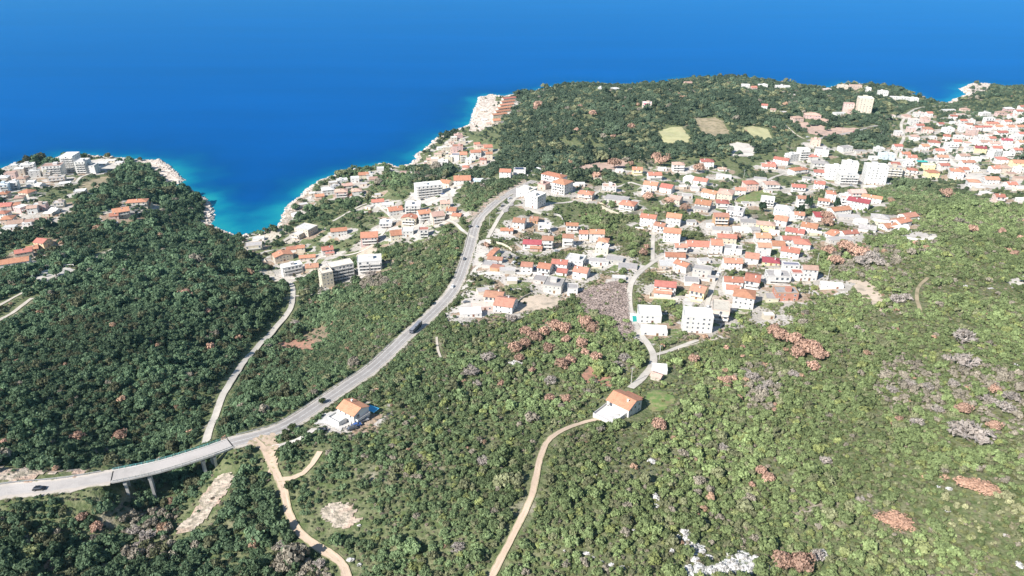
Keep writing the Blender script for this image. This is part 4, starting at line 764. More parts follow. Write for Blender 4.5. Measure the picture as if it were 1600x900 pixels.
def cut16(s):
    for a, b in ((' with ', ', '), ('one-storey ', ''), ('in the tight cluster ', ''), (' roof', ' roof'), ('on the ', ''), ('in the ', ''), ('the ', '')):
        if len(s.split()) <= 16: break
        s = s.replace(a, b)
    return ' '.join(s.split()[:16])
seen = {}
for h in HOUSES:
    h['label'] = cut16(h['label'])
def wall_mesh(h, base):
    w2, d2, E = h['w'] / 2, h['d'] / 2, h['fl'] * 2.7; mb = MB(); top = E
    mb.box(-w2, w2, -d2, d2, base, top)
    if h['roof'][0] == 'g':
        for s_ in (-1, 1):
            x = s_ * (w2 - .001); o = [( x, -d2, top), (x, d2, top), (x, 0, top + h['rh'] - .02)]
            x2 = x - s_ * .25; o += [(x2, -d2, top), (x2, d2, top), (x2, 0, top + h['rh'] - .02)]
            mb.poly(o, [(0, 1, 2), (5, 4, 3), (0, 3, 4, 1), (1, 4, 5, 2), (2, 5, 3, 0)])
    # a shallow plinth and string course break the plain box
    mb.box(-w2 - .05, w2 + .05, -d2 - .05, d2 + .05, base, min(.35, base + 3))
    if h['fl'] >= 3:
        for k_ in range(1, h['fl']): mb.box(-w2 - .07, w2 + .07, -d2 - .07, d2 + .07, k_ * 2.7 - .12, k_ * 2.7 + .05)
    return mb.me('wall', MW[h['wall']])
def roof_mesh(h):
    w2, d2, E, rh, t = h['w'] / 2, h['d'] / 2, h['fl'] * 2.7, h['rh'], h['roof'][0]; m_ = MR[h['roof'][1]]; o = .45; mb = MB()
    if t == 'g':
        k_ = rh / d2; e = E - o * k_; th = .18; X = w2 + .35
        for s_ in (-1, 1):
            p = [(-X, s_ * (d2 + o), e), (X, s_ * (d2 + o), e), (X, 0, E + rh), (-X, 0, E + rh)]
            p += [(a, b, c + th) for a, b, c in p]
            mb.poly(p, [(3, 2, 1, 0), (4, 5, 6, 7), (0, 1, 5, 4), (1, 2, 6, 5), (2, 3, 7, 6), (3, 0, 4, 7)])
        mb.box(-X, X, -.14, .14, E + rh + .12, E + rh + .27)
        return mb.me('roof', [m_])
    if t == 'h':
        X, Y = w2 + o, d2 + o; r = max(0, X - Y) + .02; e = E - .05
        mb.poly([(-X, -Y, e), (X, -Y, e), (X, Y, e), (-X, Y, e), (-X, -Y, e + .16), (X, -Y, e + .16), (X, Y, e + .16), (-X, Y, e + .16), (-r, 0, E + rh + .1), (r, 0, E + rh + .1)],
                [(3, 2, 1, 0), (0, 1, 5, 4), (1, 2, 6, 5), (2, 3, 7, 6), (3, 0, 4, 7), (4, 5, 9, 8), (5, 6, 9), (6, 7, 8, 9), (7, 4, 8)])
        return mb.me('roof', [m_])
    mb.box(-w2 - .1, w2 + .1, -d2 - .1, d2 + .1, E - .02, E + .12)      # slab
    ph = .55 if h['fl'] > 1 else .25
    for b in ((-w2 - .1, w2 + .1, -d2 - .1, -d2 + .12), (-w2 - .1, w2 + .1, d2 - .12, d2 + .1), (-w2 - .1, -w2 + .12, -d2 + .12, d2 - .12), (w2 - .12, w2 + .1, -d2 + .12, d2 - .12)):
        mb.box(*b, E + .12, E + ph, 1)
    return mb.me('roof', [m_, MW[h['wall']]])
NWIN = 0
def build_house(h):
    global NWIN
    x, y, a = h['x'], h['y'], h['a']; w2, d2, fl = h['w'] / 2, h['d'] / 2, h['fl']; ca, sa = math.cos(a), math.sin(a)
    cs = [(x + u * w2 * ca - v * d2 * sa, y + u * w2 * sa + v * d2 * ca) for u, v in ((-1, -1), (1, -1), (1, 1), (-1, 1))]
    zs = [max(float(H(*c)), .3) for c in cs]; zc = max(float(H(x, y)), .3); h['z'] = zc; base = min(zs + [zc]) - zc - .8
    sc_ = scale_at(x, y, zc); nm, cat = kind_of(h)
    if h['reg'] == 'S' and h['fl'] <= 3: nm, cat = ('villa', 'villa') if 'villa' in h['label'] else ('house', 'house')
    r_ = empty(nm, (x, y, zc), a); tag(r_, h['label'], cat, f"{cat}s {h['phrase']}" if h['phrase'] else 'landmark buildings of the bay')
    h['root'] = r_
    wl = obj('wall', wall_mesh(h, base), r_); rf = obj('roof', roof_mesh(h), r_)
    rd = random.Random(int(h['px'] * 31 + h['py'] * 17))
    if h['roof'][0] != 'f' and sc_ > 1.2 and rd.random() < .75:
        obj('chimney', CHIM, rf, (rd.uniform(-.5, .5) * h['w'] * .6, rd.choice((-1, 1)) * d2 * .35, fl * 2.7 + h['rh'] * .65 + .3))
    if h['roof'][0] == 'f' and fl >= 2 and rd.random() < .6:
        s_ = min(w2, d2) * .35; bx, by = rd.uniform(-.4, .4) * w2, rd.uniform(-.4, .4) * d2
        obj('stair_head', MB().box(bx - s_, bx + s_, by - s_, by + s_, fl * 2.7 + .12, fl * 2.7 + 2.4).box(bx - s_ - .15, bx + s_ + .15, by - s_ - .15, by + s_ + .15, fl * 2.7 + 2.4, fl * 2.7 + 2.55).me('stair_head', MW[h['wall']]), rf)
    # openings on the sides that face the viewpoint and the neighbouring one
    sides = [((0, -1), w2, d2, 0.0), ((1, 0), d2, w2, math.pi / 2), ((0, 1), w2, d2, math.pi), ((-1, 0), d2, w2, -math.pi / 2)]
    vis = []
    for (nx0, ny0), half, dist, rz in sides:
        wx, wy = nx0 * ca - ny0 * sa, nx0 * sa + ny0 * ca; dt = (-x * wx - y * wy) / math.hypot(x, y); vis.append((dt, (nx0, ny0), half, dist, rz))
    vis.sort(key=lambda q: -q[0]); door = False
    balc = 0 if h['px'] == 1091 else h.get('balc', 0) or (3 if nm == 'apartment_block' and sc_ > 1.0 and rd.random() < .35 else (1 if fl >= 2 and rd.random() < .35 and sc_ > 1.3 else 0))
    for si, (dt, (nx0, ny0), half, dist, rz) in enumerate(vis[:3]):
        if dt < .05 and si > 1: continue
        if dt < -.2: continue
        n_ = max(1, int(half * 2 / (3.0 if sc_ > 1.5 else 4.2)))
        if nm == 'small_building': n_ = min(n_, 2)
        for k_ in range(fl):
            for i in range(n_):
                t = (i + .5) / n_ * 2 - 1; lx = t * half * .92; zc_ = k_ * 2.7 + 1.6
                ux, uy = math.cos(rz), math.sin(rz); ex, ey = nx0 * dist + ux * lx, ny0 * dist + uy * lx
                if rd.random() < .28: continue
                if k_ == 0 and not door and si == 0 and (i == n_ // 2):
                    obj('door', DOOR, r_, (ex, ey, .05), (0, 0, rz), (1.2, 1, 2.1)); door = True; continue
                isb = balc and si == 0 and k_ > 0
                wd, ht = (1.9, 2.1) if isb else (rd.choice((.9, 1.1, 1.4)), 1.25)
                if nm == 'small_building': wd, ht = .9, .8
                obj('window', WIN if sc_ > 1.2 else WIN2, r_, (ex, ey, zc_ - (.25 if isb else 0)), (0, 0, rz), (wd, 1, ht)); NWIN += 1
        if balc and si == 0:
            nb = max(1, min(balc, int(half * 2 / 4)))
            for k_ in range(1, fl):
                for b_ in range(nb):
                    t = (b_ + .5) / nb * 2 - 1; bw = half * 2 / nb * .42; mb = MB()
                    mb.box(-bw, bw, -1.5, .02, -.14, 0, 0); mb.box(-bw, bw, -1.5, -1.4, 0, .95, 0); mb.box(-bw, -bw + .1, -1.4, 0, 0, .95, 0); mb.box(bw - .1, bw, -1.4, 0, 0, .95, 0)
                    ux, uy = math.cos(rz), math.sin(rz)
                    obj('balcony', mb.me('balcony', M['balcony']), r_, (nx0 * dist + ux * t * half * .95, ny0 * dist + uy * t * half * .95, k_ * 2.7), (0, 0, rz))
    # a paved terrace on the side towards the viewpoint
    if nm == 'house' and sc_ > 1.1 and rd.random() < .55:
        dt, (nx0, ny0), half, dist, rz = vis[0]; ux, uy = math.cos(rz), math.sin(rz); tw = half * rd.uniform(.6, 1.0); dp = rd.uniform(2.5, 4.5); cx_, cy_ = nx0 * (dist + dp / 2), ny0 * (dist + dp / 2)
        wx, wy = x + (cx_ * ca - cy_ * sa), y + (cx_ * sa + cy_ * ca); g0 = float(H(wx, wy)) - zc; mb = MB()
        mb.box(-tw, tw, -dp / 2, dp / 2, min(g0, 0) - 1.2, .12); mb.box(-tw, tw, -dp / 2 - .12, -dp / 2, min(g0, 0) - 1.0, .8, 1)
        obj('terrace', mb.me('terrace', [M['concrete'], MW[h['wall']]]), r_, (cx_, cy_, 0), (0, 0, rz))
    # a low yard wall stepping down the plot on the viewer's side
    if nm == 'house' and h['reg'] in ('M1', 'M2', 'M3', 'M4', 'C1', 'R1', 'R2') and rd.random() < .5:
        ex_ = rd.uniform(2, 4); dp = rd.uniform(5, 9); W2 = w2 + ex_; pts = [(-W2, -d2 + 1), (-W2, -d2 - dp), (W2 * rd.uniform(.2, 1), -d2 - dp)]
        if rd.random() < .5: pts.append((pts[-1][0], -d2 - dp * .4))
        mb = MB()
        for (ax, ay), (bx, by) in zip(pts[:-1], pts[1:]):
            n_ = max(1, int(math.hypot(bx - ax, by - ay) / 2.5)); L_ = math.hypot(bx - ax, by - ay); ox, oy = -(by - ay) / L_ * .12, (bx - ax) / L_ * .12
            for k_ in range(n_):
                p0 = (ax + (bx - ax) * k_ / n_, ay + (by - ay) * k_ / n_); p1 = (ax + (bx - ax) * (k_ + 1) / n_, ay + (by - ay) * (k_ + 1) / n_); mx_, my_ = (p0[0] + p1[0]) / 2, (p0[1] + p1[1]) / 2
                g_ = float(H(x + mx_ * ca - my_ * sa, y + mx_ * sa + my_ * ca)) - zc; o_ = [(p0[0] - ox, p0[1] - oy), (p1[0] - ox, p1[1] - oy), (p1[0] + ox, p1[1] + oy), (p0[0] + ox, p0[1] + oy)]
                mb.poly([(u, v, g_ - .7) for u, v in o_] + [(u, v, g_ + 1.15 + .01 * k_) for u, v in o_], [(3, 2, 1, 0), (4, 5, 6, 7), (0, 1, 5, 4), (1, 2, 6, 5), (2, 3, 7, 6), (3, 0, 4, 7)])
        obj('yard_wall', mb.me('yard_wall', [M['stone'] if rd.random() < .4 else MW[rd.choice('wcg')]]), r_)
    return r_
for h in HOUSES: build_house(h)
def find(label): return next(h for h in HOUSES if h['label'].startswith(label))
# extras that belong to single buildings
v = find('large white villa'); r_ = v['root']
mb = MB(); mb.box(-5.6, 4.4, -14.5, -5.1, -6, 2.8); mb.box(-5.8, -5.6, -14.7, -5.1, -6, 3.7); mb.box(-5.6, 4.4, -14.7, -14.5, -6, 3.7); mb.box(4.4, 4.6, -14.7, -5.1, -6, 3.7)
terr = obj('terrace', mb.me('terrace', [MW['w']]), r_)
mb = MB(); mb.box(4.8, 8.8, -15.5, -9.5, -5, 1.4); mb.box(4.62, 9.1, -15.8, -9.2, 1.4, 1.65); obj('garage', mb.me('garage', [MW['w']]), r_)
mb = MB(); mb.poly([(-3.5, 4.3, 5.0), (4.5, 4.3, 5.0), (4.5, 8.2, 4.1), (-3.5, 8.2, 4.1), (-3.5, 4.3, 5.2), (4.5, 4.3, 5.2), (4.5, 8.2, 4.3), (-3.5, 8.2, 4.3)], [(3, 2, 1, 0), (4, 5, 6, 7), (0, 1, 5, 4), (1, 2, 6, 5), (2, 3, 7, 6), (3, 0, 4, 7)])
obj('rear_roof', mb.me('rear_roof', [MR['o']]), r_); obj('rear_wing', MB().box(-3, 4, 5.02, 7.8, -3, 4.1).me('rear_wing', [MW['w']]), r_)
v = find('white house with orange roof standing'); r_ = v['root']
mb = MB(); mb.box(-5.5, 1.0, -9.2, -4.9, -3, 2.7); mb.box(-5.7, 1.2, -9.4, -9.2, 2.4, 3.6); mb.box(-5.7, -5.5, -9.2, -4.9, 2.4, 3.6); mb.box(1.0, 1.2, -9.2, -4.9, 2.4, 3.6); obj('terrace', mb.me('terrace', [MW['w']]), r_)
v = find('modern white cube'); r_ = v['root']
mb = MB(); mb.box(-10.5, -5.7, -7, 5.5, -3, .1); obj('pool_deck', mb.me('pool_deck', [MW['w']]), r_)
obj('pool', MB().box(-9.4, -7.0, -5.5, 2.5, .1, .14).me('pool', [M['pool']]), r_)
mb = MB(); mb.box(-6, 5, -12.5, -6.2, -4, -.2); obj('lower_terrace', mb.me('lower_terrace', [MW['w']]), r_)
h = next(q for q in HOUSES if q['px'] == 812 and q['py'] == 264)
mb = MB()
for i in range(4):
    for j in range(2): mb.box(-5.2 + i * 2.3, -3.1 + i * 2.3, -1.6 + j * 2.2, .3 + j * 2.2, 6.35, 6.45)
obj('solar_panels', mb.me('solar_panels', [M['panel']]), h['root']); h['root']['label'] = 'white two-storey house with solar panels covering its flat roof'
h = next(q for q in HOUSES if q['px'] == 1011); mb = MB(); s_ = h['w'] / 2
for k_ in (-.55, -.1, .35): mb.box(s_ * k_, s_ * k_ + 1.6, -h['d'] / 2 - .3, -h['d'] / 2 - .08, .3, 8.4)
obj('magenta_panels', mb.me('magenta_panels', [M['pinkwall']]), h['root']); h['root']['label'] = 'pale pink and magenta three-storey house alone on the wooded peninsula'
print('houses', len(HOUSES), 'windows', NWIN)
# ================================================================== VEHICLES
def car_parts(body_mat):
    mb = MB(); W = .86
    prof = [(-2.15, .35), (-2.15, .78), (-1.95, .92), (-1.0, .98), (1.1, .98), (2.0, .82), (2.18, .6), (2.18, .35)]
    n = len(prof); pts = [(x, -W, z) for x, z in prof] + [(x, W, z) for x, z in prof]
    mb.poly(pts, [tuple(range(n)), tuple(range(2 * n - 1, n - 1, -1))] + [(i, n + i, n + (i + 1) % n, (i + 1) % n) for i in range(n)])
    body = mb.me('body', [body_mat])
    mb = MB(); lo, hi = .80, .66
    mb.poly([(-1.75, -lo, .97), (1.15, -lo, .97), (1.15, lo, .97), (-1.75, lo, .97), (-1.25, -hi, 1.44), (.45, -hi, 1.44), (.45, hi, 1.44), (-1.25, hi, 1.44)], [(0, 1, 5, 4), (1, 2, 6, 5), (2, 3, 7, 6), (3, 0, 4, 7)])
    glass = mb.me('windows', [M['glass']])
    roof = MB().box(-1.25, .45, -.67, .67, 1.44, 1.49).me('car_roof', [body_mat])
    return body, glass, roof
WHEEL = MB().tube((0, -.1, 0), (0, .1, 0), .32, .32, 12).tube((0, -.11, 0), (0, .11, 0), .17, .17, 8, 1).me('wheel', [M['tire'], M['metal']])
CARC = {'black': (.012, .013, .016), 'white': (.75, .75, .74), 'silver': (.42, .43, .45), 'dark grey': (.08, .085, .095), 'red': (.4, .03, .025), 'blue': (.04, .1, .3)}
CP_ = {k_: car_parts(mat('car_paint_' + k_.replace(' ', '_'), c, rough=.28, spec=.5)) for k_, c in CARC.items()}
def car(px, py, ang, colr, label, off=.1, zoverride=None, s_=1.0):
    x, y, z = at(px, py, .8)
    if zoverride is not None: x, y = map(float, at_z(px, py, zoverride)); z = zoverride
    r_ = empty('parked_car' if 'parked' in label else 'car', (x, y, z + off), R(ang)); r_.scale = (s_,) * 3
    tag(r_, label, 'car', 'cars parked in the village' if 'parked' in label else 'cars driving on the highway')
    for nm, me_ in zip(('body', 'windows', 'roof'), CP_[colr]): obj(nm, me_, r_)
    for u in (-1.35, 1.35):
        for v_ in (-.8, .8): obj('wheel', WHEEL, r_, (u, v_, .32))
    for v_ in (-.6, .6): obj('headlight', MB().box(2.14, 2.2, v_ - .16, v_ + .16, .58, .7).me('headlight', [M['frame']]), r_)
def hwy_at(px, py, side):
    pz = np.array([project(p[0], p[1], p[2])[:2] for p in HWY]); i = int(np.argmin(np.hypot(pz[:, 0] - px, pz[:, 1] - py))); i = min(max(i, 1), len(HWY) - 2)
    t = HWY[i + 1] - HWY[i - 1]; a = math.atan2(t[1], t[0]); n_ = np.array([-math.sin(a), math.cos(a)]); p = HWY[i]
    return float(p[0] + n_[0] * side), float(p[1] + n_[1] * side), float(p[2]) - .06, a
for px, py, side, c, lb, flip in [(64, 763, -1.3, 'black', 'black car driving on the highway left of the viaduct', 0), (728, 406, 1.5, 'dark grey', 'dark car on the highway bend beside the pale roadside yard', 1),
        (707, 449, 1.5, 'white', 'white car on the highway above the grey apartment blocks', 1), (741, 354, -1.5, 'silver', 'silver car on the highway just below the cut bank', 0)]:
    x, y, z, a = hwy_at(px, py, side); r_ = empty('car', (x, y, z), a + (math.pi if flip else 0)); tag(r_, lb, 'car', 'cars driving on the highway')
    for nm, me_ in zip(('body', 'windows', 'roof'), CP_[c]): obj(nm, me_, r_)
    for u in (-1.35, 1.35):
        for v_ in (-.8, .8): obj('wheel', WHEEL, r_, (u, v_, .32))
x, y, z, a = hwy_at(645, 516, -1.5); r_ = empty('bus', (x, y, z), a); tag(r_, 'dark coach with grey roof driving up the highway between the woods', 'bus')
dk = mat('coach_paint', (.03, .035, .05), rough=.3, spec=.5); gy = mat('coach_roof', (.2, .21, .24), rough=.5)
obj('body', MB().box(-6, 6, -1.25, 1.25, .4, 1.5).box(-6, 5.9, -1.22, 1.22, 2.5, 3.05).me('body', [dk]), r_); obj('windows', MB().box(-5.95, 5.97, -1.22, 1.22, 1.5, 2.5).me('windows', [M['glass']]), r_)
obj('roof', MB().box(-5.9, 5.7, -1.15, 1.15, 3.05, 3.18).box(-3, -1, -.8, .8, 3.18, 3.4).box(1.5, 3.5, -.8, .8, 3.18, 3.4).me('roof', [gy]), r_)
for u in (-3.6, -2.5, 4):
    for v_ in (-1.15, 1.15): obj('wheel', WHEEL, r_, (u, v_, .5), None, (1.5, 1.5, 1.5))
PK = [(729, 472, 10, 'dark grey', 'dark car parked at the end of the drive above the orange-roofed pair', 'dark'), (797, 402, 60, 'black', ''), (803, 410, 60, 'white', ''), (808, 403, 60, 'dark grey', ''), (812, 412, 60, 'black', ''),
    (836, 419, 80, 'blue', ''), (690, 352, 0, 'dark grey', 'x'), (735, 354, 60, 'black', ''), (860, 260, 10, 'silver', ''), (786, 322, 40, 'black', ''), (791, 316, 40, 'white', ''), (797, 310, 40, 'silver', ''), (550, 669, 30, 'dark grey', ''), (557, 664, 30, 'blue', ''),
    (568, 656, 30, 'silver', ''), (504, 672, 20, 'black', ''), (1122, 428, 70, 'white', ''), (1075, 392, 0, 'silver', ''), (1106, 480, 70, 'white', ''), (1200, 402, 0, 'silver', ''), (1262, 214, 10, 'white', ''), (1290, 213, 10, 'dark grey', ''), (1302, 211, 10, 'white', ''),
    (1335, 206, 10, 'red', ''), (712, 294, 20, 'black', ''), (686, 306, 20, 'white', ''), (692, 303, 20, 'blue', ''), (668, 309, 10, 'silver', ''), (660, 312, 10, 'black', ''), (410, 430, 30, 'white', ''), (60, 430, 20, 'black', ''), (1330, 290, 0, 'silver', ''), (1388, 288, 0, 'white', ''),
    (1460, 263, 0, 'black', ''), (1544, 268, 0, 'silver', ''), (1585, 262, 0, 'red', ''), (1570, 292, 0, 'white', ''), (1586, 296, 0, 'dark grey', ''), (1578, 287, 0, 'black', ''), (1225, 349, 0, 'white', ''), (1350, 355, 0, 'silver', ''), (896, 384, 10, 'white', ''), (870, 392, 20, 'silver', '')]
LMK = {(729, 472): 'at the end of the drive above the orange-roofed pair', (797, 402): 'on the paved court behind the highway yard', (735, 354): 'in the lay-by left of the highway', (860, 260): 'behind the big orange-roofed hotel', (786, 322): 'at the lower end of the striped car park',
    (550, 669): 'in the drive below the orange-roofed roadside house'}
def nearest_desc(px, py):
    P = [(812, 408, 'on the paved court between the low red-roofed houses'), (845, 418, 'on the lane between the low red-roofed houses'), (690, 352, 'on the lane left of the highway bend'), (860, 260, 'behind the big orange-roofed hotel'), (792, 316, 'in the striped car park'),
         (558, 662, 'beside the roadside house with blue canopy'), (504, 672, 'on the drive below the roadside house'), (1122, 428, 'on the lane climbing past the orange-roofed houses'), (1075, 392, 'by the long red-roofed house'), (1200, 402, 'below the maroon-roofed house'),
         (1300, 211, 'on the pale plaza below the tower block'), (690, 303, 'in the court below the arched-balcony hotel'), (410, 430, 'on the pale lot by the cove'), (60, 430, 'in the walled yard on the left slope'), (1340, 290, 'by the seven-storey block'), (1460, 263, 'in the lane of the far-right quarter'),
         (1578, 290, 'on the pale lot at the right edge'), (1225, 349, 'on the town-centre lane'), (1350, 355, 'on the lane at the town edge'), (880, 388, 'on the lane below the row of orange-roofed houses'), (735, 354, 'in the lay-by left of the highway')]
    return min(P, key=lambda q: math.hypot(q[0] - px, (q[1] - py) * 1.6))[2]
cl = {}
for p in PK: cl.setdefault(f"{p[3]} car parked {nearest_desc(p[0], p[1])}", []).append(p)
for lb, ps in cl.items():
    ps.sort()
    for i, p in enumerate(ps):
        l2 = lb if len(ps) == 1 else (('left ' if i == 0 else 'right ') + lb)
        car(p[0], p[1], p[2], p[3], l2, .3)
# ================================================================== POLES, CANOPIES, SMALL THINGS
WIREM = M['tire']
def pole(px, py, hgt, label, lamp=False):
    x, y, z = at(px, py); r_ = empty('utility_pole' if not lamp else 'street_lamp', (x, y, z)); tag(r_, label, 'street lamp' if lamp else 'utility pole', 'street lamps' if lamp else 'utility poles')
    obj('post', MB().tube((0, 0, -.5), (0, 0, hgt), .17, .1, 8).me('post', [M['concrete']]), r_)
    if lamp: obj('lamp_arm', MB().box(-.05, 1.6, -.05, .05, hgt - .1, hgt).box(1.1, 1.9, -.15, .15, hgt - .12, hgt + .06).me('lamp_arm', [M['metal']]), r_)
    else: obj('crossarm', MB().box(-.9, .9, -.06, .06, hgt - .5, hgt - .35).box(-.8, -.7, -.05, .05, hgt - .35, hgt - .1).box(.7, .8, -.05, .05, hgt - .35, hgt - .1).me('crossarm', [M['metal']]), r_)
for a in [(986, 600, 9, 'concrete utility pole by the road above the big salmon-roofed villa'), (1030, 562, 8.5, 'concrete utility pole at the fork of the village road'), (1258, 402, 9, 'utility pole among the trees above the brownish-roofed house'),
          (1276, 414, 9, 'utility pole right beside the brownish-roofed house'), (1293, 437, 9, 'utility pole behind the long white shed'), (1162, 278, 9, 'utility pole behind the pink three-storey house'), (1101, 300, 8, 'utility pole in the middle of the old town slope'),
          (1546, 256, 10, 'utility pole among the dark trees in the far-right quarter'), (700, 486, 7, 'short utility pole at the bottom of the roadside drive'), (1032, 392, 8, 'utility pole by the bare trees at the top of the village road')]: pole(*a)
for a in [(742, 398, 8, 'street lamp at the pale yard beside the highway'), (765, 352, 8, 'street lamp by the side road above the highway'), (1316, 208, 8, 'street lamp on the plaza below the tower block'), (1376, 214, 8, 'street lamp among trees right of the plaza')]: pole(*a, lamp=True)
def thing_mesh(name, me_, px, py, ang, label, cat, group=None, dz=0.0):
    x, y, z = at(px, py); o = obj(name, me_, None, (x, y, z + dz), (0, 0, R(ang))); tag(o, label, cat, group); return o
mb = MB(); mb.box(-2.6, 2.6, -1.8, 1.8, 2.5, 2.58)
for a, b in ((-2.5, -1.7), (2.5, -1.7), (2.5, 1.7), (-2.5, 1.7)): mb.box(a - .05, a + .05, b - .05, b + .05, -1, 2.5, 1)
thing_mesh('canopy', mb.me('canopy', [M['bluecloth'], M['metal']]), 582, 646, -30, 'bright blue canopy on poles beside the roadside house', 'canopy')
mb = MB(); mb.box(-6, 6, -3.5, 3.5, 3, 3.1)
for a, b in ((-5.9, -3.4), (5.9, -3.4), (5.9, 3.4), (-5.9, 3.4)): mb.box(a - .06, a + .06, b - .06, b + .06, -1, 3, 1)
thing_mesh('canopy', mb.me('canopy', [M['teal_cloth'], M['metal']]), 1440, 256, 0, 'teal awning over a yard in the far-right quarter', 'canopy')
mb = MB(); mb.box(-6, 6, -3, 3, 2.6, 2.7)
for a, b in ((-5.9, -2.9), (5.9, -2.9), (5.9, 2.9), (-5.9, 2.9)): mb.box(a - .06, a + .06, b - .06, b + .06, -1, 2.6, 1)
thing_mesh('canopy', mb.me('canopy', [mat('pale_blue_sheet', (.4, .52, .72)), M['metal']]), 748, 284, 5, 'pale blue sheet canopy beside the orange-roofed cove house', 'canopy')
# hut below the white shed
x, y, z = at(1026, 592); r_ = empty('garden_hut', (x, y, z), R(-35)); tag(r_, 'small brown-roofed garden hut on the slope above the lawn', 'hut')
obj('wall', MB().box(-2.4, 2.4, -2, 2, -1, 2.2).me('wall', [M['stone']]), r_)
obj('roof', MB().poly([(-2.8, -2.4, 2.1), (2.8, -2.4, 2.1), (2.8, 2.4, 2.1), (-2.8, 2.4, 2.1), (-2.8, 0, 3.3), (2.8, 0, 3.3)], [(3, 2, 1, 0), (0, 1, 5, 4), (2, 3, 4, 5), (1, 2, 5), (3, 0, 4)]).me('roof', [MR['t']]), r_)
# round white tents beside the hotel
for i, (px, py, lb) in enumerate([(829, 267, 'left white dome tent behind the big hotel'), (840, 266, 'right white dome tent behind the big hotel')]):
    mb = MB(); n = 12; rings = [(1, 0), (.97, .45), (.7, .8), (.3, .97)]; vs = [(5 * r * math.cos(2 * math.pi * k / n), 4 * r * math.sin(2 * math.pi * k / n), 3.6 * z_) for r, z_ in rings for k in range(n)] + [(0, 0, 3.7)]
    fs = [(a * n + k, a * n + (k + 1) % n, (a + 1) * n + (k + 1) % n, (a + 1) * n + k) for a in range(3) for k in range(n)] + [(3 * n + k, 3 * n + (k + 1) % n, 4 * n) for k in range(n)]
    thing_mesh('tent', mb.poly(vs, fs).me('tent', [MR['w']], True), px, py, 0, lb, 'tent', 'white tents behind the hotel', -.2)
# ================================================================== STONE AND GARDEN WALLS
def wall_line(pts, hgt, label, m_=None, name='stone_wall'):
    W = smooth([(*at(x, y)[:2], 0) for x, y in pts], 3); c = W.mean(0); z0 = float(H(c[0], c[1])); T = np.gradient(W[:, :2], axis=0); T /= np.linalg.norm(T, axis=1)[:, None] + 1e-9; N_ = np.stack([-T[:, 1], T[:, 0]], 1); V = []
    for p, n_ in zip(W, N_):
        z = float(H(p[0], p[1])) - z0
        for s_, q in ((-.2, -.8), (.2, -.8), (.2, hgt), (-.2, hgt)): V.append((p[0] - c[0] + n_[0] * s_, p[1] - c[1] + n_[1] * s_, z + q))
    F_ = [(i * 4 + j, i * 4 + (j + 1) % 4, (i + 1) * 4 + (j + 1) % 4, (i + 1) * 4 + j) for i in range(len(W) - 1) for j in range(4)] + [(3, 2, 1, 0), tuple(len(V) - 4 + j for j in range(4))]
    o = obj(name, mesh(name, V, F_, m_ or M['stone']), None, (float(c[0]), float(c[1]), z0)); tag(o, label, 'wall')
wall_line([(50, 437), (75, 419), (116, 417)], 2.4, 'white wall along the back of the ruined yard on the left slope', MW['w'])
wall_line([(66, 445), (92, 445), (106, 432)], 1.6, 'white wall along the front of the ruined yard on the left slope', MW['w'])
wall_line([(934, 612), (960, 600), (975, 590)], .1, 'low stone kerb beside the road above the big villa')
wall_line([(800, 490), (812, 470), (830, 460)], 1.4, 'dark stone wall beside the beige building lot')
wall_line([(826, 330), (852, 336), (874, 338), (882, 352)], 1.8, 'concrete wall round the flat-roofed house right of the highway', MW['g'])
wall_line([(760, 378), (788, 384), (800, 392)], 1.6, 'cream wall behind the L-shaped orange roof', MW['c'])
wall_line([(745, 430), (790, 428), (840, 428)], 1.5, 'white wall along the lower lane by the highway yard', MW['w'])
wall_line([(938, 325), (968, 338), (1000, 334)], 3.2, 'tall pale retaining wall under the concrete terrace', MW['c'])
wall_line([(1060, 547), (1092, 538), (1120, 532)], 1.2, 'low pale wall in front of the four-storey white block', MW['c'])
wall_line([(1150, 312), (1175, 300), (1200, 286)], 1.2, 'stone wall beside the sloping lane above the green meadow')
wall_line([(1400, 370), (1440, 376), (1480, 374)], 1.5, 'white wall round the bare lot at the town edge', MW['w'])
wall_line([(1520, 312), (1540, 314), (1555, 311), (1575, 311)], 1.6, 'winding white wall above the scrub in the far right', MW['w'])
wall_line([(1070, 462), (1090, 466), (1098, 460)], 1.4, 'cream garden wall under the yellow gabled house', MW['c'])
wall_line([(396, 404), (404, 418), (400, 432)], 1.3, 'cream wall beside the grey-roofed house at the cove', MW['c'])
# ================================================================== ROCKS
ROCKM = mat('limestone', (.58, .565, .55), noise=(.9, (.3, .29, .27), .42, .62), bump=(1.3, 1, .8), noise2=(2.2, (.12, .12, .1), .6, .66))
def rock_mesh(rw, rd_, seed, parts=9):
    g = np.random.default_rng(seed); mb = MB()
    for _ in range(parts):
        t = g.uniform(0, 2 * math.pi); r = math.sqrt(g.random()) * .8; cx, cy = math.cos(t) * r * rw, math.sin(t) * r * rd_; s = g.uniform(.14, .34) * min(rw, rd_) * (1.3 - r); n = 6
        a0 = g.random() * 6; hts = g.uniform(.35, .9) * s
        v = []
        for zz_, q in ((-.8, 1.15), (.35, 1.0), (1.0, .5)):
            for k_ in range(n): rr = s * q * g.uniform(.7, 1.25); v.append((cx + math.cos(a0 + k_ * math.pi / 3) * rr * 1.5, cy + math.sin(a0 + k_ * math.pi / 3) * rr, zz_ * hts + g.uniform(-.15, .15) * s))
        f = [(a * n + k_, a * n + (k_ + 1) % n, (a + 1) * n + (k_ + 1) % n, (a + 1) * n + k_) for a in range(2) for k_ in range(n)] + [tuple(2 * n + k_ for k_ in range(n))]
        mb.poly(v, f)
    return mb.me('rock_outcrop', [ROCKM])
KD = {}
def karst_label(px, py, i):
    if py > 815 and 1050 < px < 1200: return None
    return None
ks = sorted(KARST, key=lambda k_: k_[0])
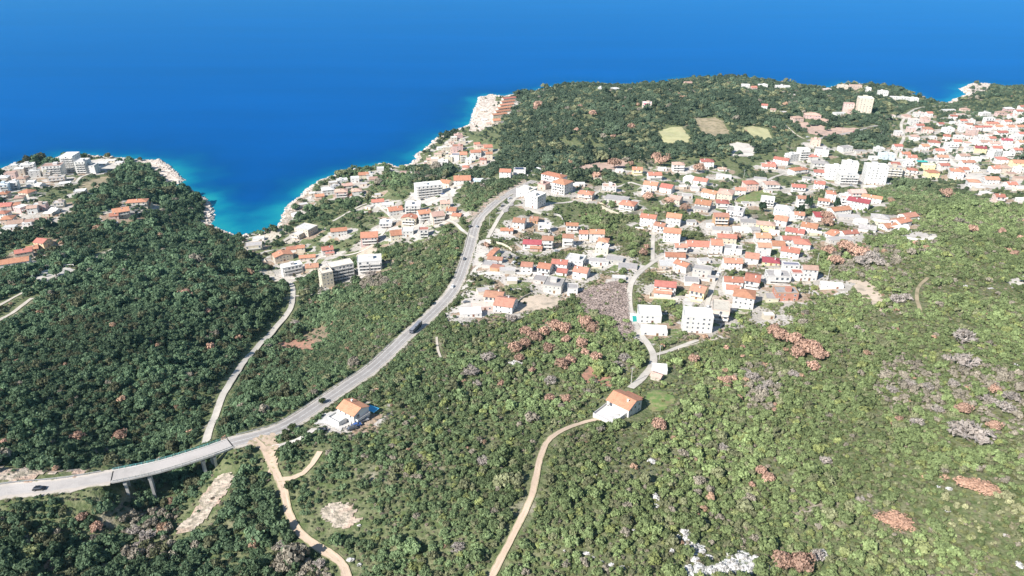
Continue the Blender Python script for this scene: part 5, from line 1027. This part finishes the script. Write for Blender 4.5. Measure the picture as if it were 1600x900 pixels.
WHERE = [(lambda x, y: 1050 < x < 1200 and y > 820, 'in the rock field at bottom right of centre'), (lambda x, y: x > 1450 and y > 700, 'near the lower right corner'), (lambda x, y: x > 1450, 'in the scrub at the far right'),
         (lambda x, y: 880 < x < 1000 and y > 820, 'at the bottom edge in the middle'), (lambda x, y: 1000 < x < 1100, 'in the dense scrub below the big villa'), (lambda x, y: 700 < x < 830, 'among the trees left of the brown grove'), (lambda x, y: x < 600, 'beside the dirt track at the bottom'), (lambda x, y: True, 'among the shrubs near the bottom right')]
cnt = {}
for k_ in ks:
    for fn, ph in WHERE:
        if fn(k_[0], k_[1]): cnt.setdefault(ph, []).append(k_); break
for ph, lst in cnt.items():
    lst.sort(key=lambda q: q[0] + q[1] * .01)
    for i, (px, py, wp, hp) in enumerate(lst):
        x, y, z = at(px, py); s_ = scale_at(x, y, z); lab = f"white limestone outcrop {ph}" + ('' if len(lst) == 1 else (', leftmost' if i == 0 else ', rightmost' if i == len(lst) - 1 else f', {ORD[i]} from left'))
        big = wp > 9
        o = obj('rock_outcrop', rock_mesh(wp / s_ / 2 * 1.3, hp / s_ / 2 * 1.9, i * 7 + len(ph), 44 if big else 12), None, (x, y, z + .5)); tag(o, lab, 'rock', 'white limestone outcrops')
# loose shore rocks: one mass
g = np.random.default_rng(5); P = np.array(sub(COAST[3:-2], 2.2)); P = np.vstack([P + g.normal(0, 3.0, P.shape), P + g.normal(0, 5, P.shape), P + g.normal(0, 8, P.shape)]); cd_ = segdist(P[:, 0], P[:, 1], COAST); sea_ = ~inpoly(P[:, 0], P[:, 1], LAND); P = P[~(sea_ & (cd_ > 2.2))]
def rocks_mass(P, smin, smax, name, label, m_, zoff=0.0, flat=.55, squash=None):
    n = len(P); base = np.array([(-1, -1, -1), (1, -1, -1), (1, 1, -1), (-1, 1, -1), (-.7, -.7, .8), (.7, -.6, .9), (.6, .7, .7), (-.6, .7, 1)], float)
    f = np.array([(3, 2, 1, 0), (4, 5, 6, 7), (0, 1, 5, 4), (1, 2, 6, 5), (2, 3, 7, 6), (3, 0, 4, 7)]); s = g.uniform(smin, smax, n) ** 1.0
    B = base[None] * (1 + g.uniform(-.3, .3, (n, 8, 3))) * s[:, None, None] * np.array([1, 1, flat]); a = g.random(n) * 6.28; c_, s2 = np.cos(a)[:, None], np.sin(a)[:, None]
    X = B[..., 0] * c_ - B[..., 1] * s2; Y = B[..., 0] * s2 + B[..., 1] * c_; z = np.maximum(H(P[:, 0], P[:, 1]), -.2) + zoff
    V = np.stack([X + P[:, 0:1], Y + P[:, 1:2], B[..., 2] + z[:, None]], -1).reshape(-1, 3); F = (f[None] + (np.arange(n) * 8)[:, None, None]).reshape(-1, 4)
    o = obj(name, quads(name, V, F, m_)); tag(o, label, None, None, 'stuff')
SHM = mat('shore_limestone', (.62, .55, .49), noise=(.4, (.35, .29, .24), .45, .62), bump=(1, 1, .8), rnd=(.01, .05))
rocks_mass(P, .5, 2.0, 'shore_rocks', 'pale jagged limestone rocks along the whole waterline', SHM)
# felled brushwood
poly = np.array([at(x, y)[:2] for x, y in [(905, 458), (935, 444), (976, 440), (982, 470), (982, 500), (990, 515), (975, 530), (950, 500), (915, 490), (898, 475)]])
lo, hi = poly.min(0), poly.max(0); Q = g.uniform(lo, hi, (9000, 2)); Q = Q[inpoly(Q[:, 0], Q[:, 1], [tuple(p) for p in poly])][:4200]; n = len(Q)
L_ = g.uniform(.5, 1.8, n); a = g.random(n) * 6.28; tl = g.normal(0, .25, n); r0 = g.uniform(.05, .16, n); z = H(Q[:, 0], Q[:, 1]) + .35 + g.random(n) * .5
d_ = np.stack([np.cos(a), np.sin(a), tl], 1) * L_[:, None]; s_ = np.stack([-np.sin(a), np.cos(a), 0 * a], 1) * r0[:, None]; u_ = np.array([0, 0, 1.]) * r0[:, None]; C = np.column_stack([Q, z])
V = np.stack([C - d_ - s_, C - d_ + s_, C - d_ + u_ * 1.6, C + d_ - s_, C + d_ + s_, C + d_ + u_ * 1.6], 1).reshape(-1, 3); f = np.array([(0, 3, 5, 2), (1, 2, 5, 4), (0, 1, 4, 3)]); F = (f[None] + (np.arange(n) * 6)[:, None, None]).reshape(-1, 4)
BR = mat('dry_brushwood', (.36, .295, .27), noise=(.8, (.15, .115, .1), .4, .65)); tag(obj('brushwood', quads('brushwood', V, F, BR)), 'felled grey-brown brushwood covering the cleared plot in the town', None, None, 'stuff')
# ================================================================== TREES
def leaf_mat():
    m = bpy.data.materials.new('foliage'); m.use_nodes = True; t = m.node_tree; N = t.nodes; L = t.links; p = N['Principled BSDF']
    p.inputs['Roughness'].default_value = .7; p.inputs['Specular IOR Level'].default_value = .2
    a = N.new('ShaderNodeAttribute'); a.attribute_type = 'INSTANCER'; a.attribute_name = 'tint'
    la = N.new('ShaderNodeAttribute'); la.attribute_name = 'leafvar'
    mr = N.new('ShaderNodeMapRange'); mr.inputs[3].default_value = .45; mr.inputs[4].default_value = 1.55; L.new(la.outputs['Fac'], mr.inputs[0])
    hs = N.new('ShaderNodeHueSaturation'); L.new(a.outputs['Color'], hs.inputs['Color']); L.new(mr.outputs[0], hs.inputs['Value'])
    L.new(hs.outputs[0], p.inputs['Base Color'])
    tr = N.new('ShaderNodeBsdfTranslucent'); L.new(hs.outputs[0], tr.inputs['Color']); mx = N.new('ShaderNodeMixShader'); mx.inputs[0].default_value = .22
    L.new(p.outputs[0], mx.inputs[1]); L.new(tr.outputs[0], mx.inputs[2]); L.new(mx.outputs[0], N['Material Output'].inputs['Surface'])
    return m
LEAF = leaf_mat()
def crown_mesh(seed, nclump=16, per=24, leaf=.17, flat=.62, gap=.0, spread=.72):
    """unit crown: radius 1, base at z=0; leaf-sized faces on clumps through the crown's volume"""
    g = np.random.default_rng(seed); V = []; var = []
    lob = g.uniform(.75, 1.15, 8)
    for c in range(nclump):
        th = g.random() * 2 * math.pi; ph = math.asin(g.random() ** .8); k_ = int(th / (2 * math.pi) * 8) % 8; r = spread * lob[k_] * (.55 + .45 * g.random())
        cc = np.array([math.cos(th) * math.cos(ph) * r, math.sin(th) * math.cos(ph) * r, .32 + math.sin(ph) * r * flat * 1.1]); cr = g.uniform(.24, .42); cv = g.random()
        d = g.normal(0, 1, (per, 3)); d /= np.linalg.norm(d, axis=1)[:, None]; d[:, 2] = np.abs(d[:, 2]) * 1.0 - .25; d /= np.linalg.norm(d, axis=1)[:, None]
        pos = cc + d * cr * g.uniform(.75, 1.1, (per, 1)) * np.array([1, 1, .8]); nrm = d + g.normal(0, .38, (per, 3)); nrm /= np.linalg.norm(nrm, axis=1)[:, None]
        t1 = np.cross(nrm, g.normal(0, 1, (per, 3))); t1 /= np.linalg.norm(t1, axis=1)[:, None] + 1e-9; t2 = np.cross(nrm, t1); s = leaf * g.uniform(.6, 1.25, (per, 1))
        V.append(np.stack([pos - t1 * s, pos - t2 * s * .8, pos + t1 * s, pos + t2 * s * .8], 1)); var.append(np.clip(.25 + .35 * cv + g.random(per) * .4, 0, 1))
    V = np.concatenate(V); n = len(V); me_ = quads('crown', V.reshape(-1, 3), np.arange(n * 4).reshape(-1, 4), LEAF)
    a = me_.attributes.new('leafvar', 'FLOAT', 'FACE'); a.data.foreach_set('value', np.concatenate(var).astype(np.float32)[:len(me_.polygons)]); return me_
def bare_mesh(seed, n1=9):
    g = np.random.default_rng(seed); mb = MB()
    def br(p, d, L, r, lv):
        q = p + d * L; mb.tube(p, q, r, r * .6, 4)
        if lv == 0: return
        for _ in range(3 if lv > 1 else 4):
            e = d + Vector(g.normal(0, .55, 3)); e.z = abs(e.z) * .6 + .1; e.normalize(); br(p + d * L * g.uniform(.5, 1), e, L * .62, r * .6, lv - 1)
    for i in range(n1):
        t = i / n1 * 6.28 + g.random() * .5; br(Vector((0, 0, .1)), Vector((math.cos(t), math.sin(t), .55 + g.random() * .5)).normalized(), .5, .035, 3)
    return mb.me('branches', [M['barebark']])
CROWNS = [crown_mesh(s, 15 + s % 4, 24, .165 + .01 * (s % 3), .6 + .05 * (s % 4)) for s in range(1, 9)]
SPARSE = [crown_mesh(40 + s, 11, 22, .12, .65, spread=.8) for s in range(3)]
BIGC = [crown_mesh(70 + s, 34, 22, .105, .6, spread=.85) for s in range(3)]
CYP = crown_mesh(60, 12, 24, .2, 1.0)
TRUNK = MB().tube((0, 0, -.6), (.02, .03, .45), .09, .06, 6).tube((.02, .03, .4), (.35, .15, .75), .045, .02, 5).tube((.02, .03, .35), (-.3, .2, .7), .045, .02, 5).tube((.02, .03, .42), (-.05, -.35, .75), .04, .02, 5).me('trunk', [M['bark']])
BAREM = [bare_mesh(s) for s in range(3)]
# ---- candidate places
def jgrid(x0, x1, y0, y1, st):
    a = np.arange(x0, x1, st); b = np.arange(y0, y1, st); A, B = np.meshgrid(a, b); A = A + (np.arange(len(b)) % 2)[:, None] * st / 2
    A = A + rng.uniform(-.42, .42, A.shape) * st; B = B + rng.uniform(-.42, .42, B.shape) * st; return A.ravel(), B.ravel()
zones = [(-420, 520, 60, 430, 2.2), (-640, 760, 430, 700, 2.9), (-1000, 1250, 700, 1700, 5.0)]
Xs, Ys, St = [], [], []
for x0, x1, y0, y1, st in zones: a, b = jgrid(x0, x1, y0, y1, st); Xs.append(a); Ys.append(b); St.append(np.full(len(a), st))
tx, ty, ts = np.concatenate(Xs), np.concatenate(Ys), np.concatenate(St)
tz = H(tx, ty); qx, qy, qd = project(tx, ty, tz)
ok = (qx > -190) & (qx < 1790) & (qy > 60) & (qy < 1080) & (tz > .9) & (qd > 60)
tx, ty, ts, tz, qx, qy, qd = [a[ok] for a in (tx, ty, ts, tz, qx, qy, qd)]
leftish = (qx < 760 - (qy - 450) * .1)
# the woods on the left and in the ravine are taller; thin them to their crown size
lw = ((qx < 470) & (qy > 300)) | ((qx < 330) & (qy > 240)); kp = np.ones(len(tx), bool)
kp &= ~(lw & (ts < 3) & (rng.random(len(tx)) < .27)); kp &= ~(lw & (ts > 3) & (ts < 4) & (rng.random(len(tx)) < .12))
cdist = segdist(tx, ty, COAST); kp &= (cdist > 4 + 10 * vnoise(tx, ty, 25)) 
roadd = np.full(len(tx), 1e9)
for P, w_ in ROADS:
    b = (tx > P[:, 0].min() - 12) & (tx < P[:, 0].max() + 12) & (ty > P[:, 1].min() - 12) & (ty < P[:, 1].max() + 12)
    if b.any():
        dd_ = segdist(tx[b], ty[b], P[::2] if len(P) > 8 else P)
        kb = np.ones(b.sum(), bool); onv = on_viaduct(tx[b], ty[b]) & (P is HWY); kb = (dd_ > w_ + .5 + (ts[b] * .25) + (2.6 if P is HWY else 0) * (qx[b] < 180)) | (onv & (dd_ > 6.5)) | (onv & (dd_ <= 6.5) & (rng.random(b.sum()) < .8) & (tz[b] < 78)); kp[np.where(b)[0][~kb]] = False
for (W, poly), sf_ in zip(PXY, SOFT):
    b = inpoly(tx, ty, [tuple(p) for p in W]); den = .035
    if not sf_:
        nb_ = (np.abs(tx - W[:, 0].mean()) < 90) & (np.abs(ty - W[:, 1].mean()) < 90); b2 = nb_ & (b | (segdist(tx, ty, [tuple(p) for p in W], True) < 4)); kp &= ~b2; continue
    if b.any():
        ed_ = segdist(tx[b], ty[b], [tuple(p) for p in W], True); fr_ = .035 + .55 * np.exp(-ed_ / 2.2); bi = np.where(b)[0]; kp[bi[rng.random(len(bi)) > fr_]] = False
for P in ROCKY: kp &= ~(inpoly(qx, qy, P) & (rng.random(len(tx)) < .93))
hd = np.full(len(tx), 1e9)
for h in HOUSES:
    b = (np.abs(tx - h['x']) < 34) & (np.abs(ty - h['y']) < 34)
    if not b.any(): continue
    ux, uy = tx[b] - h['x'], ty[b] - h['y']; c_, s_ = math.cos(h['a']), math.sin(h['a']); lx, ly = ux * c_ + uy * s_, -ux * s_ + uy * c_
    dd_ = np.maximum(np.abs(lx) - h['w'] / 2, np.abs(ly) - h['d'] / 2); hd[b] = np.minimum(hd[b], dd_)
kp &= hd > 2.0
yard = (hd < np.where(qx > 1380, 7, 12)) & (rng.random(len(tx)) > np.clip((hd - 2) / 22, .06, 1)); kp &= ~yard
intown = np.zeros(len(tx), bool)
TOWNP = [[(740, 480), (735, 400), (765, 330), (830, 270), (940, 320), (900, 340), (990, 380), (985, 430), (900, 455), (900, 490), (800, 492)], [(985, 430), (1010, 330), (960, 300), (960, 255), (1200, 240), (1260, 205), (1420, 280), (1350, 300), (1400, 330), (1420, 362), (1310, 380), (1200, 480), (1120, 500), (1000, 455)],
         [(1390, 190), (1420, 165), (1600, 150), (1600, 330), (1520, 310), (1400, 280), (1380, 230)], [(0, 265), (160, 245), (200, 262), (130, 300), (100, 330), (40, 360), (0, 350)], [(600, 300), (730, 270), (720, 345), (630, 380), (575, 400), (440, 440), (400, 400), (470, 345), (560, 345)], [(640, 262), (720, 200), (770, 150), (800, 150), (790, 190), (770, 265), (660, 262)]]
for P in TOWNP: intown |= inpoly(qx, qy, P)
kp &= ~(intown & (rng.random(len(tx)) > np.where(qx > 1380, .5, .27)))
# natural openings
op = vnoise(tx + 500, ty, 26) * .6 + vnoise(tx, ty + 300, 9) * .4; dense_left = lw
kp &= ~((op > .72) & ~dense_left & (rng.random(len(tx)) < np.where((qx < 760) & (qy > 440), .3, .75))); kp &= ~((op > .8) & ~dense_left & (rng.random(len(tx)) < .8))
ap = [(382, 688), (432, 676), (438, 690), (428, 712), (436, 735), (424, 742), (412, 712), (398, 700)]; kp &= ~inpoly(qx, qy, ap)
glare_thin = inpoly(qx, qy, [(1440, 740), (1600, 740), (1600, 870), (1500, 860), (1460, 800)]); kp &= ~(glare_thin & (rng.random(len(tx)) < .45))  # trees thinned around the glare spot that is painted in below
for px, py, wk_, hk_ in KARST: kp &= ~((((qx - px) / (wk_ * .62 + 2)) ** 2 + ((qy + 3 - py) / (hk_ * .7 + 3)) ** 2 < 1) & (rng.random(len(tx)) < .9))
for px, py, w_ in [b for b in BROWN + BARE + PALE if b[2]] + [(a, b, c) for a, b, c, d in BIGPINK]: kp &= ~(((qx - px) / (w_ * .55)) ** 2 + ((qy - py) / (w_ * .33)) ** 2 < 1)
tx, ty, ts, tz, qx, qy, qd, intown, lw = [a[kp] for a in (tx, ty, ts, tz, qx, qy, qd, intown, lw)]; n = len(tx)
# size and colour
rad = ts * (.42 + .62 * rng.random(n) ** 1.6) * (.75 + .5 * vnoise(tx + 40, ty + 700, 17)) * np.where(rng.random(n) < .09, 1.55, .95); rad = np.where(lw, rad * 1.3, rad); rad = np.where(intown, np.minimum(rad, 2.6), rad)
rad = np.where(qd < 330, rad * .95, rad)
hgt = rad * rng.uniform(.75, 1.2, n) * np.where(lw | intown, 1.1, 1.0)
tA = np.clip((qx - 350) / 650, 0, 1)[:, None]
clump = vnoise(tx, ty, 32)[:, None]; fine_ = rng.random((n, 1))
dark = np.array([.098, .150, .082]); light = np.array([.170, .215, .092]); olive = np.array([.19, .20, .11]); yell = np.array([.23, .26, .10]); brn = np.array([.34, .23, .16]); gryb = np.array([.27, .24, .19])
tint = dark * (1 - tA) + light * tA; tint = tint * (1 - .25 * intown[:, None]); pen = np.clip((330 - qy) / 60, 0, 1)[:, None] * (qx > 640)[:, None]; tint = tint * (1 - pen) + np.array([.078, .108, .066]) * pen; tint = tint * (.62 + .76 * clump) * (.72 + .56 * fine_)  # foliage green, with the left's dimmer and right's brighter light painted in
u = rng.random(n); right = (qx > 560) & (~lw); pk = vnoise(tx + 900, ty + 90, 20)
sel = (u < .10 + .12 * (pk > .6)); tint[sel] = (olive * np.where(lw, .5, 1.0)[:, None] * (.7 + .6 * rng.random((n, 1))))[sel]
sel = (u > .93) & right & (qy > 380); tint[sel] = (yell * (.75 + .5 * rng.random((n, 1))))[sel]
sel = (u > .86) & (u <= (.875 + .07 * (pk > .68) * right * (qy > 330))); tint[sel] = (gryb * (.7 + .5 * rng.random((n, 1))))[sel]
sel = (u > .85) & (u <= .8535 + .02 * (pk > .72) * (qy > 330)); tint[sel] = (brn * (.8 + .6 * rng.random((n, 1))))[sel]
THICK = [[(1165, 565), (1222, 585), (1215, 645), (1168, 640)], [(1385, 555), (1460, 575), (1475, 645), (1400, 655), (1365, 612)], [(1480, 555), (1605, 590), (1605, 690), (1540, 665), (1488, 622)], [(1290, 392), (1400, 385), (1410, 425), (1300, 425)],
         [(190, 800), (275, 800), (275, 880), (200, 880)], [(420, 850), (520, 880), (515, 905), (420, 905)], [(560, 420), (600, 415), (605, 450), (565, 455)]]
for P in THICK:
    b = inpoly(qx, qy, P) & (rng.random(n) < .62); tint[b] = (gryb * (.75 + .5 * rng.random((n, 1))))[b]
GLAREP = inpoly(qx, qy, [(1470, 775), (1530, 762), (1600, 790), (1600, 850), (1560, 860), (1500, 845), (1480, 815)]); b = GLAREP & (rng.random(n) < .75); tint[b] = (np.array([.30, .30, .17]) * (.75 + .5 * rng.random((n, 1))))[b]; rad[GLAREP] *= .7  # bright glare spot painted in as paler, smaller shrubs
# ---- nearest, largest-looking trees are things of their own
app = rad / qd; vis = (qx > 8) & (qx < 1592) & (qy > 120) & (qy < 893); order = np.argsort(-np.where(vis, app, 0))[:300]; solo = np.zeros(n, bool); solo[order] = True
def tree_group(px, py):
    if px < 400: return ('dark green bushy tree growing in the ravine woods below the viaduct', 'ravine trees') if py > 690 else ('dark green bushy tree in the dense woods above the viaduct', 'trees of the left woods')
    if px < 830: return ('green bushy tree on the slope between the two dirt tracks', 'trees between the dirt tracks') if py > 660 else ('green bushy tree in the scrub between highway and village road', 'trees between highway and village road')
    if px < 1230: return 'light green bushy tree on the slope right of the sandy dirt track', 'trees right of the dirt track'
    return 'light green bushy tree on the open hillside in the lower right', 'trees of the lower right hillside'
def place_tree(i_, x, y, z, r_, h_, tint_, label, cat, grp, me_, name='tree', rot=None, trunk=True, crown='crown'):
    t_ = empty(name, (float(x), float(y), float(z)), rot if rot is not None else random.random() * 6.28); tag(t_, label, cat, grp)
    c = obj(crown, me_, t_, (0, 0, h_ * .15), None, (r_, r_, h_)); c['tint'] = [float(v_) for v_ in tint_]
    if trunk: obj('trunk', TRUNK, t_, None, None, (r_, r_, h_))
for i in np.where(solo)[0]:
    lb, gp = tree_group(qx[i], qy[i]); place_tree(i, tx[i], ty[i], tz[i], rad[i], hgt[i] * 1.1, tint[i], lb, 'tree', gp, CROWNS[i % 8])
# ---- everything else is forest: one object of instanced crowns
rest = ~solo
def scatter(name, label, idx, meshes):
    k_ = len(idx); me_ = bpy.data.meshes.new(name); me_.vertices.add(k_); me_.vertices.foreach_set('co', np.column_stack([tx[idx], ty[idx], tz[idx] + hgt[idx] * .12]).astype(np.float32).ravel())
    def at_(nm, ty_, ar): a = me_.attributes.new(nm, ty_, 'POINT'); a.data.foreach_set({'FLOAT_VECTOR': 'vector', 'FLOAT_COLOR': 'color', 'INT': 'value'}[ty_], ar)
    at_('scl', 'FLOAT_VECTOR', np.column_stack([rad[idx], rad[idx], hgt[idx] * 1.1]).astype(np.float32).ravel())
    at_('rt', 'FLOAT_VECTOR', np.column_stack([rng.normal(0, .1, k_), rng.normal(0, .1, k_), rng.random(k_) * 6.283]).astype(np.float32).ravel())
    at_('tint', 'FLOAT_COLOR', np.column_stack([tint[idx], np.ones(k_)]).astype(np.float32).ravel())
    at_('pick', 'INT', rng.integers(0, len(meshes), k_).astype(np.int32))
    col = bpy.data.collections.new(name + '_sources')
    for q, m2 in enumerate(meshes): o2 = bpy.data.objects.new('crown_source', m2); col.objects.link(o2)
    me_.materials.append(LEAF); ob = obj(name, me_); tag(ob, label, None, None, 'stuff')
    ng = bpy.data.node_groups.new(name, 'GeometryNodeTree'); ng.interface.new_socket('Geometry', in_out='INPUT', socket_type='NodeSocketGeometry'); ng.interface.new_socket('Geometry', in_out='OUTPUT', socket_type='NodeSocketGeometry')
    N = ng.nodes; L = ng.links; gi = N.new('NodeGroupInput'); go = N.new('NodeGroupOutput'); ip = N.new('GeometryNodeInstanceOnPoints'); ci = N.new('GeometryNodeCollectionInfo')
    ci.inputs['Collection'].default_value = col; ci.inputs['Separate Children'].default_value = True; ci.inputs['Reset Children'].default_value = True
    L.new(gi.outputs[0], ip.inputs['Points']); L.new(ci.outputs[0], ip.inputs['Instance']); ip.inputs['Pick Instance'].default_value = True
    def na(nm, dt):
        a = N.new('GeometryNodeInputNamedAttribute'); a.data_type = dt; a.inputs['Name'].default_value = nm; return a.outputs[0]
    L.new(na('pick', 'INT'), ip.inputs['Instance Index']); L.new(na('scl', 'FLOAT_VECTOR'), ip.inputs['Scale'])
    e2 = N.new('FunctionNodeEulerToRotation'); L.new(na('rt', 'FLOAT_VECTOR'), e2.inputs[0]); L.new(e2.outputs[0], ip.inputs['Rotation'])
    L.new(ip.outputs[0], go.inputs[0]); md = ob.modifiers.new('scatter', 'NODES'); md.node_group = ng
scatter('forest', 'dense green maquis woods and scrub covering the hills around the bay', np.where(rest)[0], CROWNS + SPARSE)
# ---- low shrubs between the trees
_keep = (tx, ty, tz, rad, hgt, tint)
ux_, uy_ = jgrid(-420, 520, 60, 560, 2.3); uz_ = H(ux_, uy_); sxx, syy, sdd = project(ux_, uy_, uz_); ok = (sxx > -60) & (sxx < 1660) & (syy > 330) & (syy < 960)
for P, w_ in ROADS:
    b = ok & (ux_ > P[:, 0].min() - 9) & (ux_ < P[:, 0].max() + 9) & (uy_ > P[:, 1].min() - 9) & (uy_ < P[:, 1].max() + 9)
    if b.any(): bi = np.where(b)[0]; ok[bi[segdist(ux_[bi], uy_[bi], P[::2] if len(P) > 8 else P) < w_ - .4]] = False
for W, poly in PXY: ok &= ~(inpoly(ux_, uy_, [tuple(p) for p in W]) & (rng.random(len(ux_)) > .05))
ok &= ~(inpoly(sxx, syy, ap)); hd_ = np.full(len(ux_), 1e9)
for h in HOUSES:
    b = np.where(ok & (np.abs(ux_ - h['x']) < 26) & (np.abs(uy_ - h['y']) < 26))[0]
    if len(b): hd_[b] = np.minimum(hd_[b], np.hypot(ux_[b] - h['x'], uy_[b] - h['y']) - max(h['w'], h['d']) * .62)
ok &= (hd_ > 5) | ((hd_ > 1.5) & (rng.random(len(ux_)) < .12))
tx, ty, tz = ux_[ok], uy_[ok], uz_[ok]; n2 = len(tx); sx2 = sxx[ok]
rad = rng.uniform(.45, 1.15, n2); hgt = rad * rng.uniform(.5, .9, n2); tA2 = np.clip((sx2 - 350) / 650, 0, 1)[:, None]
tint = (np.array([.06, .095, .05]) * (1 - tA2) + np.array([.165, .175, .075]) * tA2) * rng.uniform(.6, 1.4, (n2, 1)); u2 = rng.random(n2)  # shrub colours carry the same painted left-to-right rise in light
tint[u2 < .25] = (np.array([.2, .185, .12]) * rng.uniform(.6, 1.3, (n2, 1)))[u2 < .25]; tint[u2 > .94] = (np.array([.26, .22, .17]) * rng.uniform(.7, 1.2, (n2, 1)))[u2 > .94]
scatter('undergrowth', 'low scrub and undergrowth between the trees of the near slopes', np.arange(n2), SPARSE + CROWNS[:2]); print('low shrubs', n2)
# ---- brown, bare and pale trees one by one
def region(px, py):
    for x0, x1, y0, y1, s_ in [(0, 400, 440, 600, 'in the left woods'), (0, 400, 600, 760, 'in the woods above the viaduct'), (0, 500, 760, 900, 'in the ravine at bottom left'), (780, 900, 500, 600, 'in the brown grove left of the rubble plot'), (900, 990, 500, 600, 'beside the village road below the felled plot'),
                               (640, 900, 480, 740, 'left of the big salmon-roofed villa'), (1100, 1300, 500, 570, 'in the big brown grove on the right slope'), (1000, 1200, 540, 700, 'right of the big salmon-roofed villa'), (1280, 1400, 370, 420, 'in the grove under the town edge'), (1150, 1300, 570, 640, 'in the greyish thicket on the right slope'),
                               (1400, 1600, 500, 700, 'on the upper right hillside'), (1300, 1600, 700, 900, 'near the lower right corner'), (1300, 1600, 280, 500, 'in the scrub at the right'), (1150, 1300, 700, 900, 'in the scrub below centre right'), (820, 1000, 140, 225, 'on the wooded peninsula'), (900, 1330, 225, 420, 'among the houses of the town'), (500, 900, 700, 900, 'on the slope between the dirt tracks')]:
        if x0 <= px < x1 and y0 <= py < y1: return s_
    return 'beside the houses in the town' if py < 480 else 'in the scrub of the middle slope'
def special_trees(lst, adj, cat, grp, builder):
    d_ = {}
    for t_ in lst:
        if t_[2]: d_.setdefault(region(t_[0], t_[1]), []).append(t_)
    for rg, ls in d_.items():
        ls.sort()
        for i, t_ in enumerate(ls):
            lab = f"{adj} {rg}" + ('' if len(ls) == 1 else ', leftmost' if i == 0 else ', rightmost' if i == len(ls) - 1 else f', {ORD[i] if i < 20 else i} from left')
            x, y, z = at(t_[0], t_[1], 1.2); s_ = scale_at(x, y, z); builder(t_, x, y, z, t_[2] / s_ / 2 * 1.08, lab, cat, grp)
def b_brown(t_, x, y, z, r_, lab, cat, grp):
    g_ = random.Random(t_[0] * t_[1]); tn = Vector((.43, .28, .21)) * g_.uniform(.7, 1.15); place_tree(0, x, y, z, r_ * 1.1, r_ * g_.uniform(1.3, 1.6), tn, lab, cat, grp, BIGC[int(t_[0]) % 3] if t_[2] > 15 else CROWNS[int(t_[0]) % 8], 'brown_tree')
special_trees(BROWN, 'rust-brown leafed tree', 'tree', 'rust-brown trees', b_brown)
def b_bare(t_, x, y, z, r_, lab, cat, grp):
    g_ = random.Random(t_[0]); e_ = empty('bare_tree', (x, y, z), g_.random() * 6.28); tag(e_, lab, cat, grp)
    obj('branches', BAREM[int(t_[0]) % 3], e_, None, None, (r_ * 1.0, r_ * 1.0, r_ * 1.1)); c = obj('twigs', SPARSE[int(t_[0]) % 3], e_, (0, 0, .1), None, (r_ * .95, r_ * .95, r_ * .85)); k_ = g_.uniform(.65, .95); c['tint'] = [.36 * k_, .315 * k_, .28 * k_]
special_trees(BARE, 'grey leafless tree with spreading twigs', 'tree', 'grey leafless trees', b_bare)
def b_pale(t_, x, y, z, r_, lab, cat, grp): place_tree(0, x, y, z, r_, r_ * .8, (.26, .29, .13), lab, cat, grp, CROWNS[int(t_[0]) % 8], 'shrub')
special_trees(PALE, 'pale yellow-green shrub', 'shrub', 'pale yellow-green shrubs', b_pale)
for i, (px, py, wx_, wy_) in enumerate(BIGPINK):
    x, y, z = at(px, py, .8); s_ = scale_at(x, y, z); t_ = empty('shrub', (x, y, z), 0); tag(t_, ['upper', 'lower'][i] + ' large salmon-brown flat shrub alone on the lower right hillside', 'shrub')
    c = obj('crown', crown_mesh(90 + i, 60, 30, .085, .3, spread=1.0), t_, (0, 0, 0), (0, 0, R(-25)), (wx_ / s_ / 2, wy_ / s_ / 2 * 1.15, 2.6)); c['tint'] = [.42, .265, .19]
# round bush on the junction of the dirt track, bushes at the drive, cypresses
for px, py, r_, lb in [(451, 760, 2.3, 'lone round dark bush at the fork of the dirt track'), (504, 627, 2.2, 'dark round tree on the verge left of the roadside house'), (520, 640, 1.6, 'olive-green bush in front of the roadside house'), (446, 676, 2.0, 'left dark bush beside the driveway off the highway'), (436, 684, 1.7, 'lower dark bush beside the driveway off the highway'), (456, 668, 2.2, 'right dark bush beside the driveway off the highway')]:
    x, y, z = at(px, py, 1); place_tree(0, x, y, z, r_, r_ * 1.0, (.06, .08, .035), lb, 'shrub', None, CROWNS[px % 8], 'shrub')
for px, py, h_, lb in [(1002, 258, 13, 'tall dark cypress at the edge of the peninsula woods'), (1058, 285, 8, 'dark cypress among the pale houses of the old town slope'), (1248, 340, 9, 'left dark conifer in the town between orange roofs'), (1262, 328, 10, 'tall dark conifer beside the orange tower house'), (1305, 330, 9, 'dark conifer right of the orange tower house'), (1190, 332, 8, 'large dark pine beside the grey block in the town')]:
    x, y, z = at(px, py); place_tree(0, x, y, z, 1.7 if 'cypress' in lb else 4, h_, (.028, .05, .028), lb, 'tree', None, CYP, 'conifer')
print('trees', n)
# ================================================================== HAZE
hz_ = bpy.data.materials.new('haze'); hz_.use_nodes = True; t = hz_.node_tree
for n_ in list(t.nodes):
    if n_.type == 'BSDF_PRINCIPLED': t.nodes.remove(n_)
pv = t.nodes.new('ShaderNodeVolumePrincipled'); pv.inputs['Color'].default_value = (.35, .78, 1, 1); pv.inputs['Density'].default_value = 0.00003; pv.inputs['Anisotropy'].default_value = .0
t.links.new(pv.outputs[0], t.nodes['Material Output'].inputs['Volume'])
hb = MB().box(-42000, 42000, -6500, 62000, -9.5, 430).me('haze', hz_); tag(obj('haze', hb), kind='stuff')
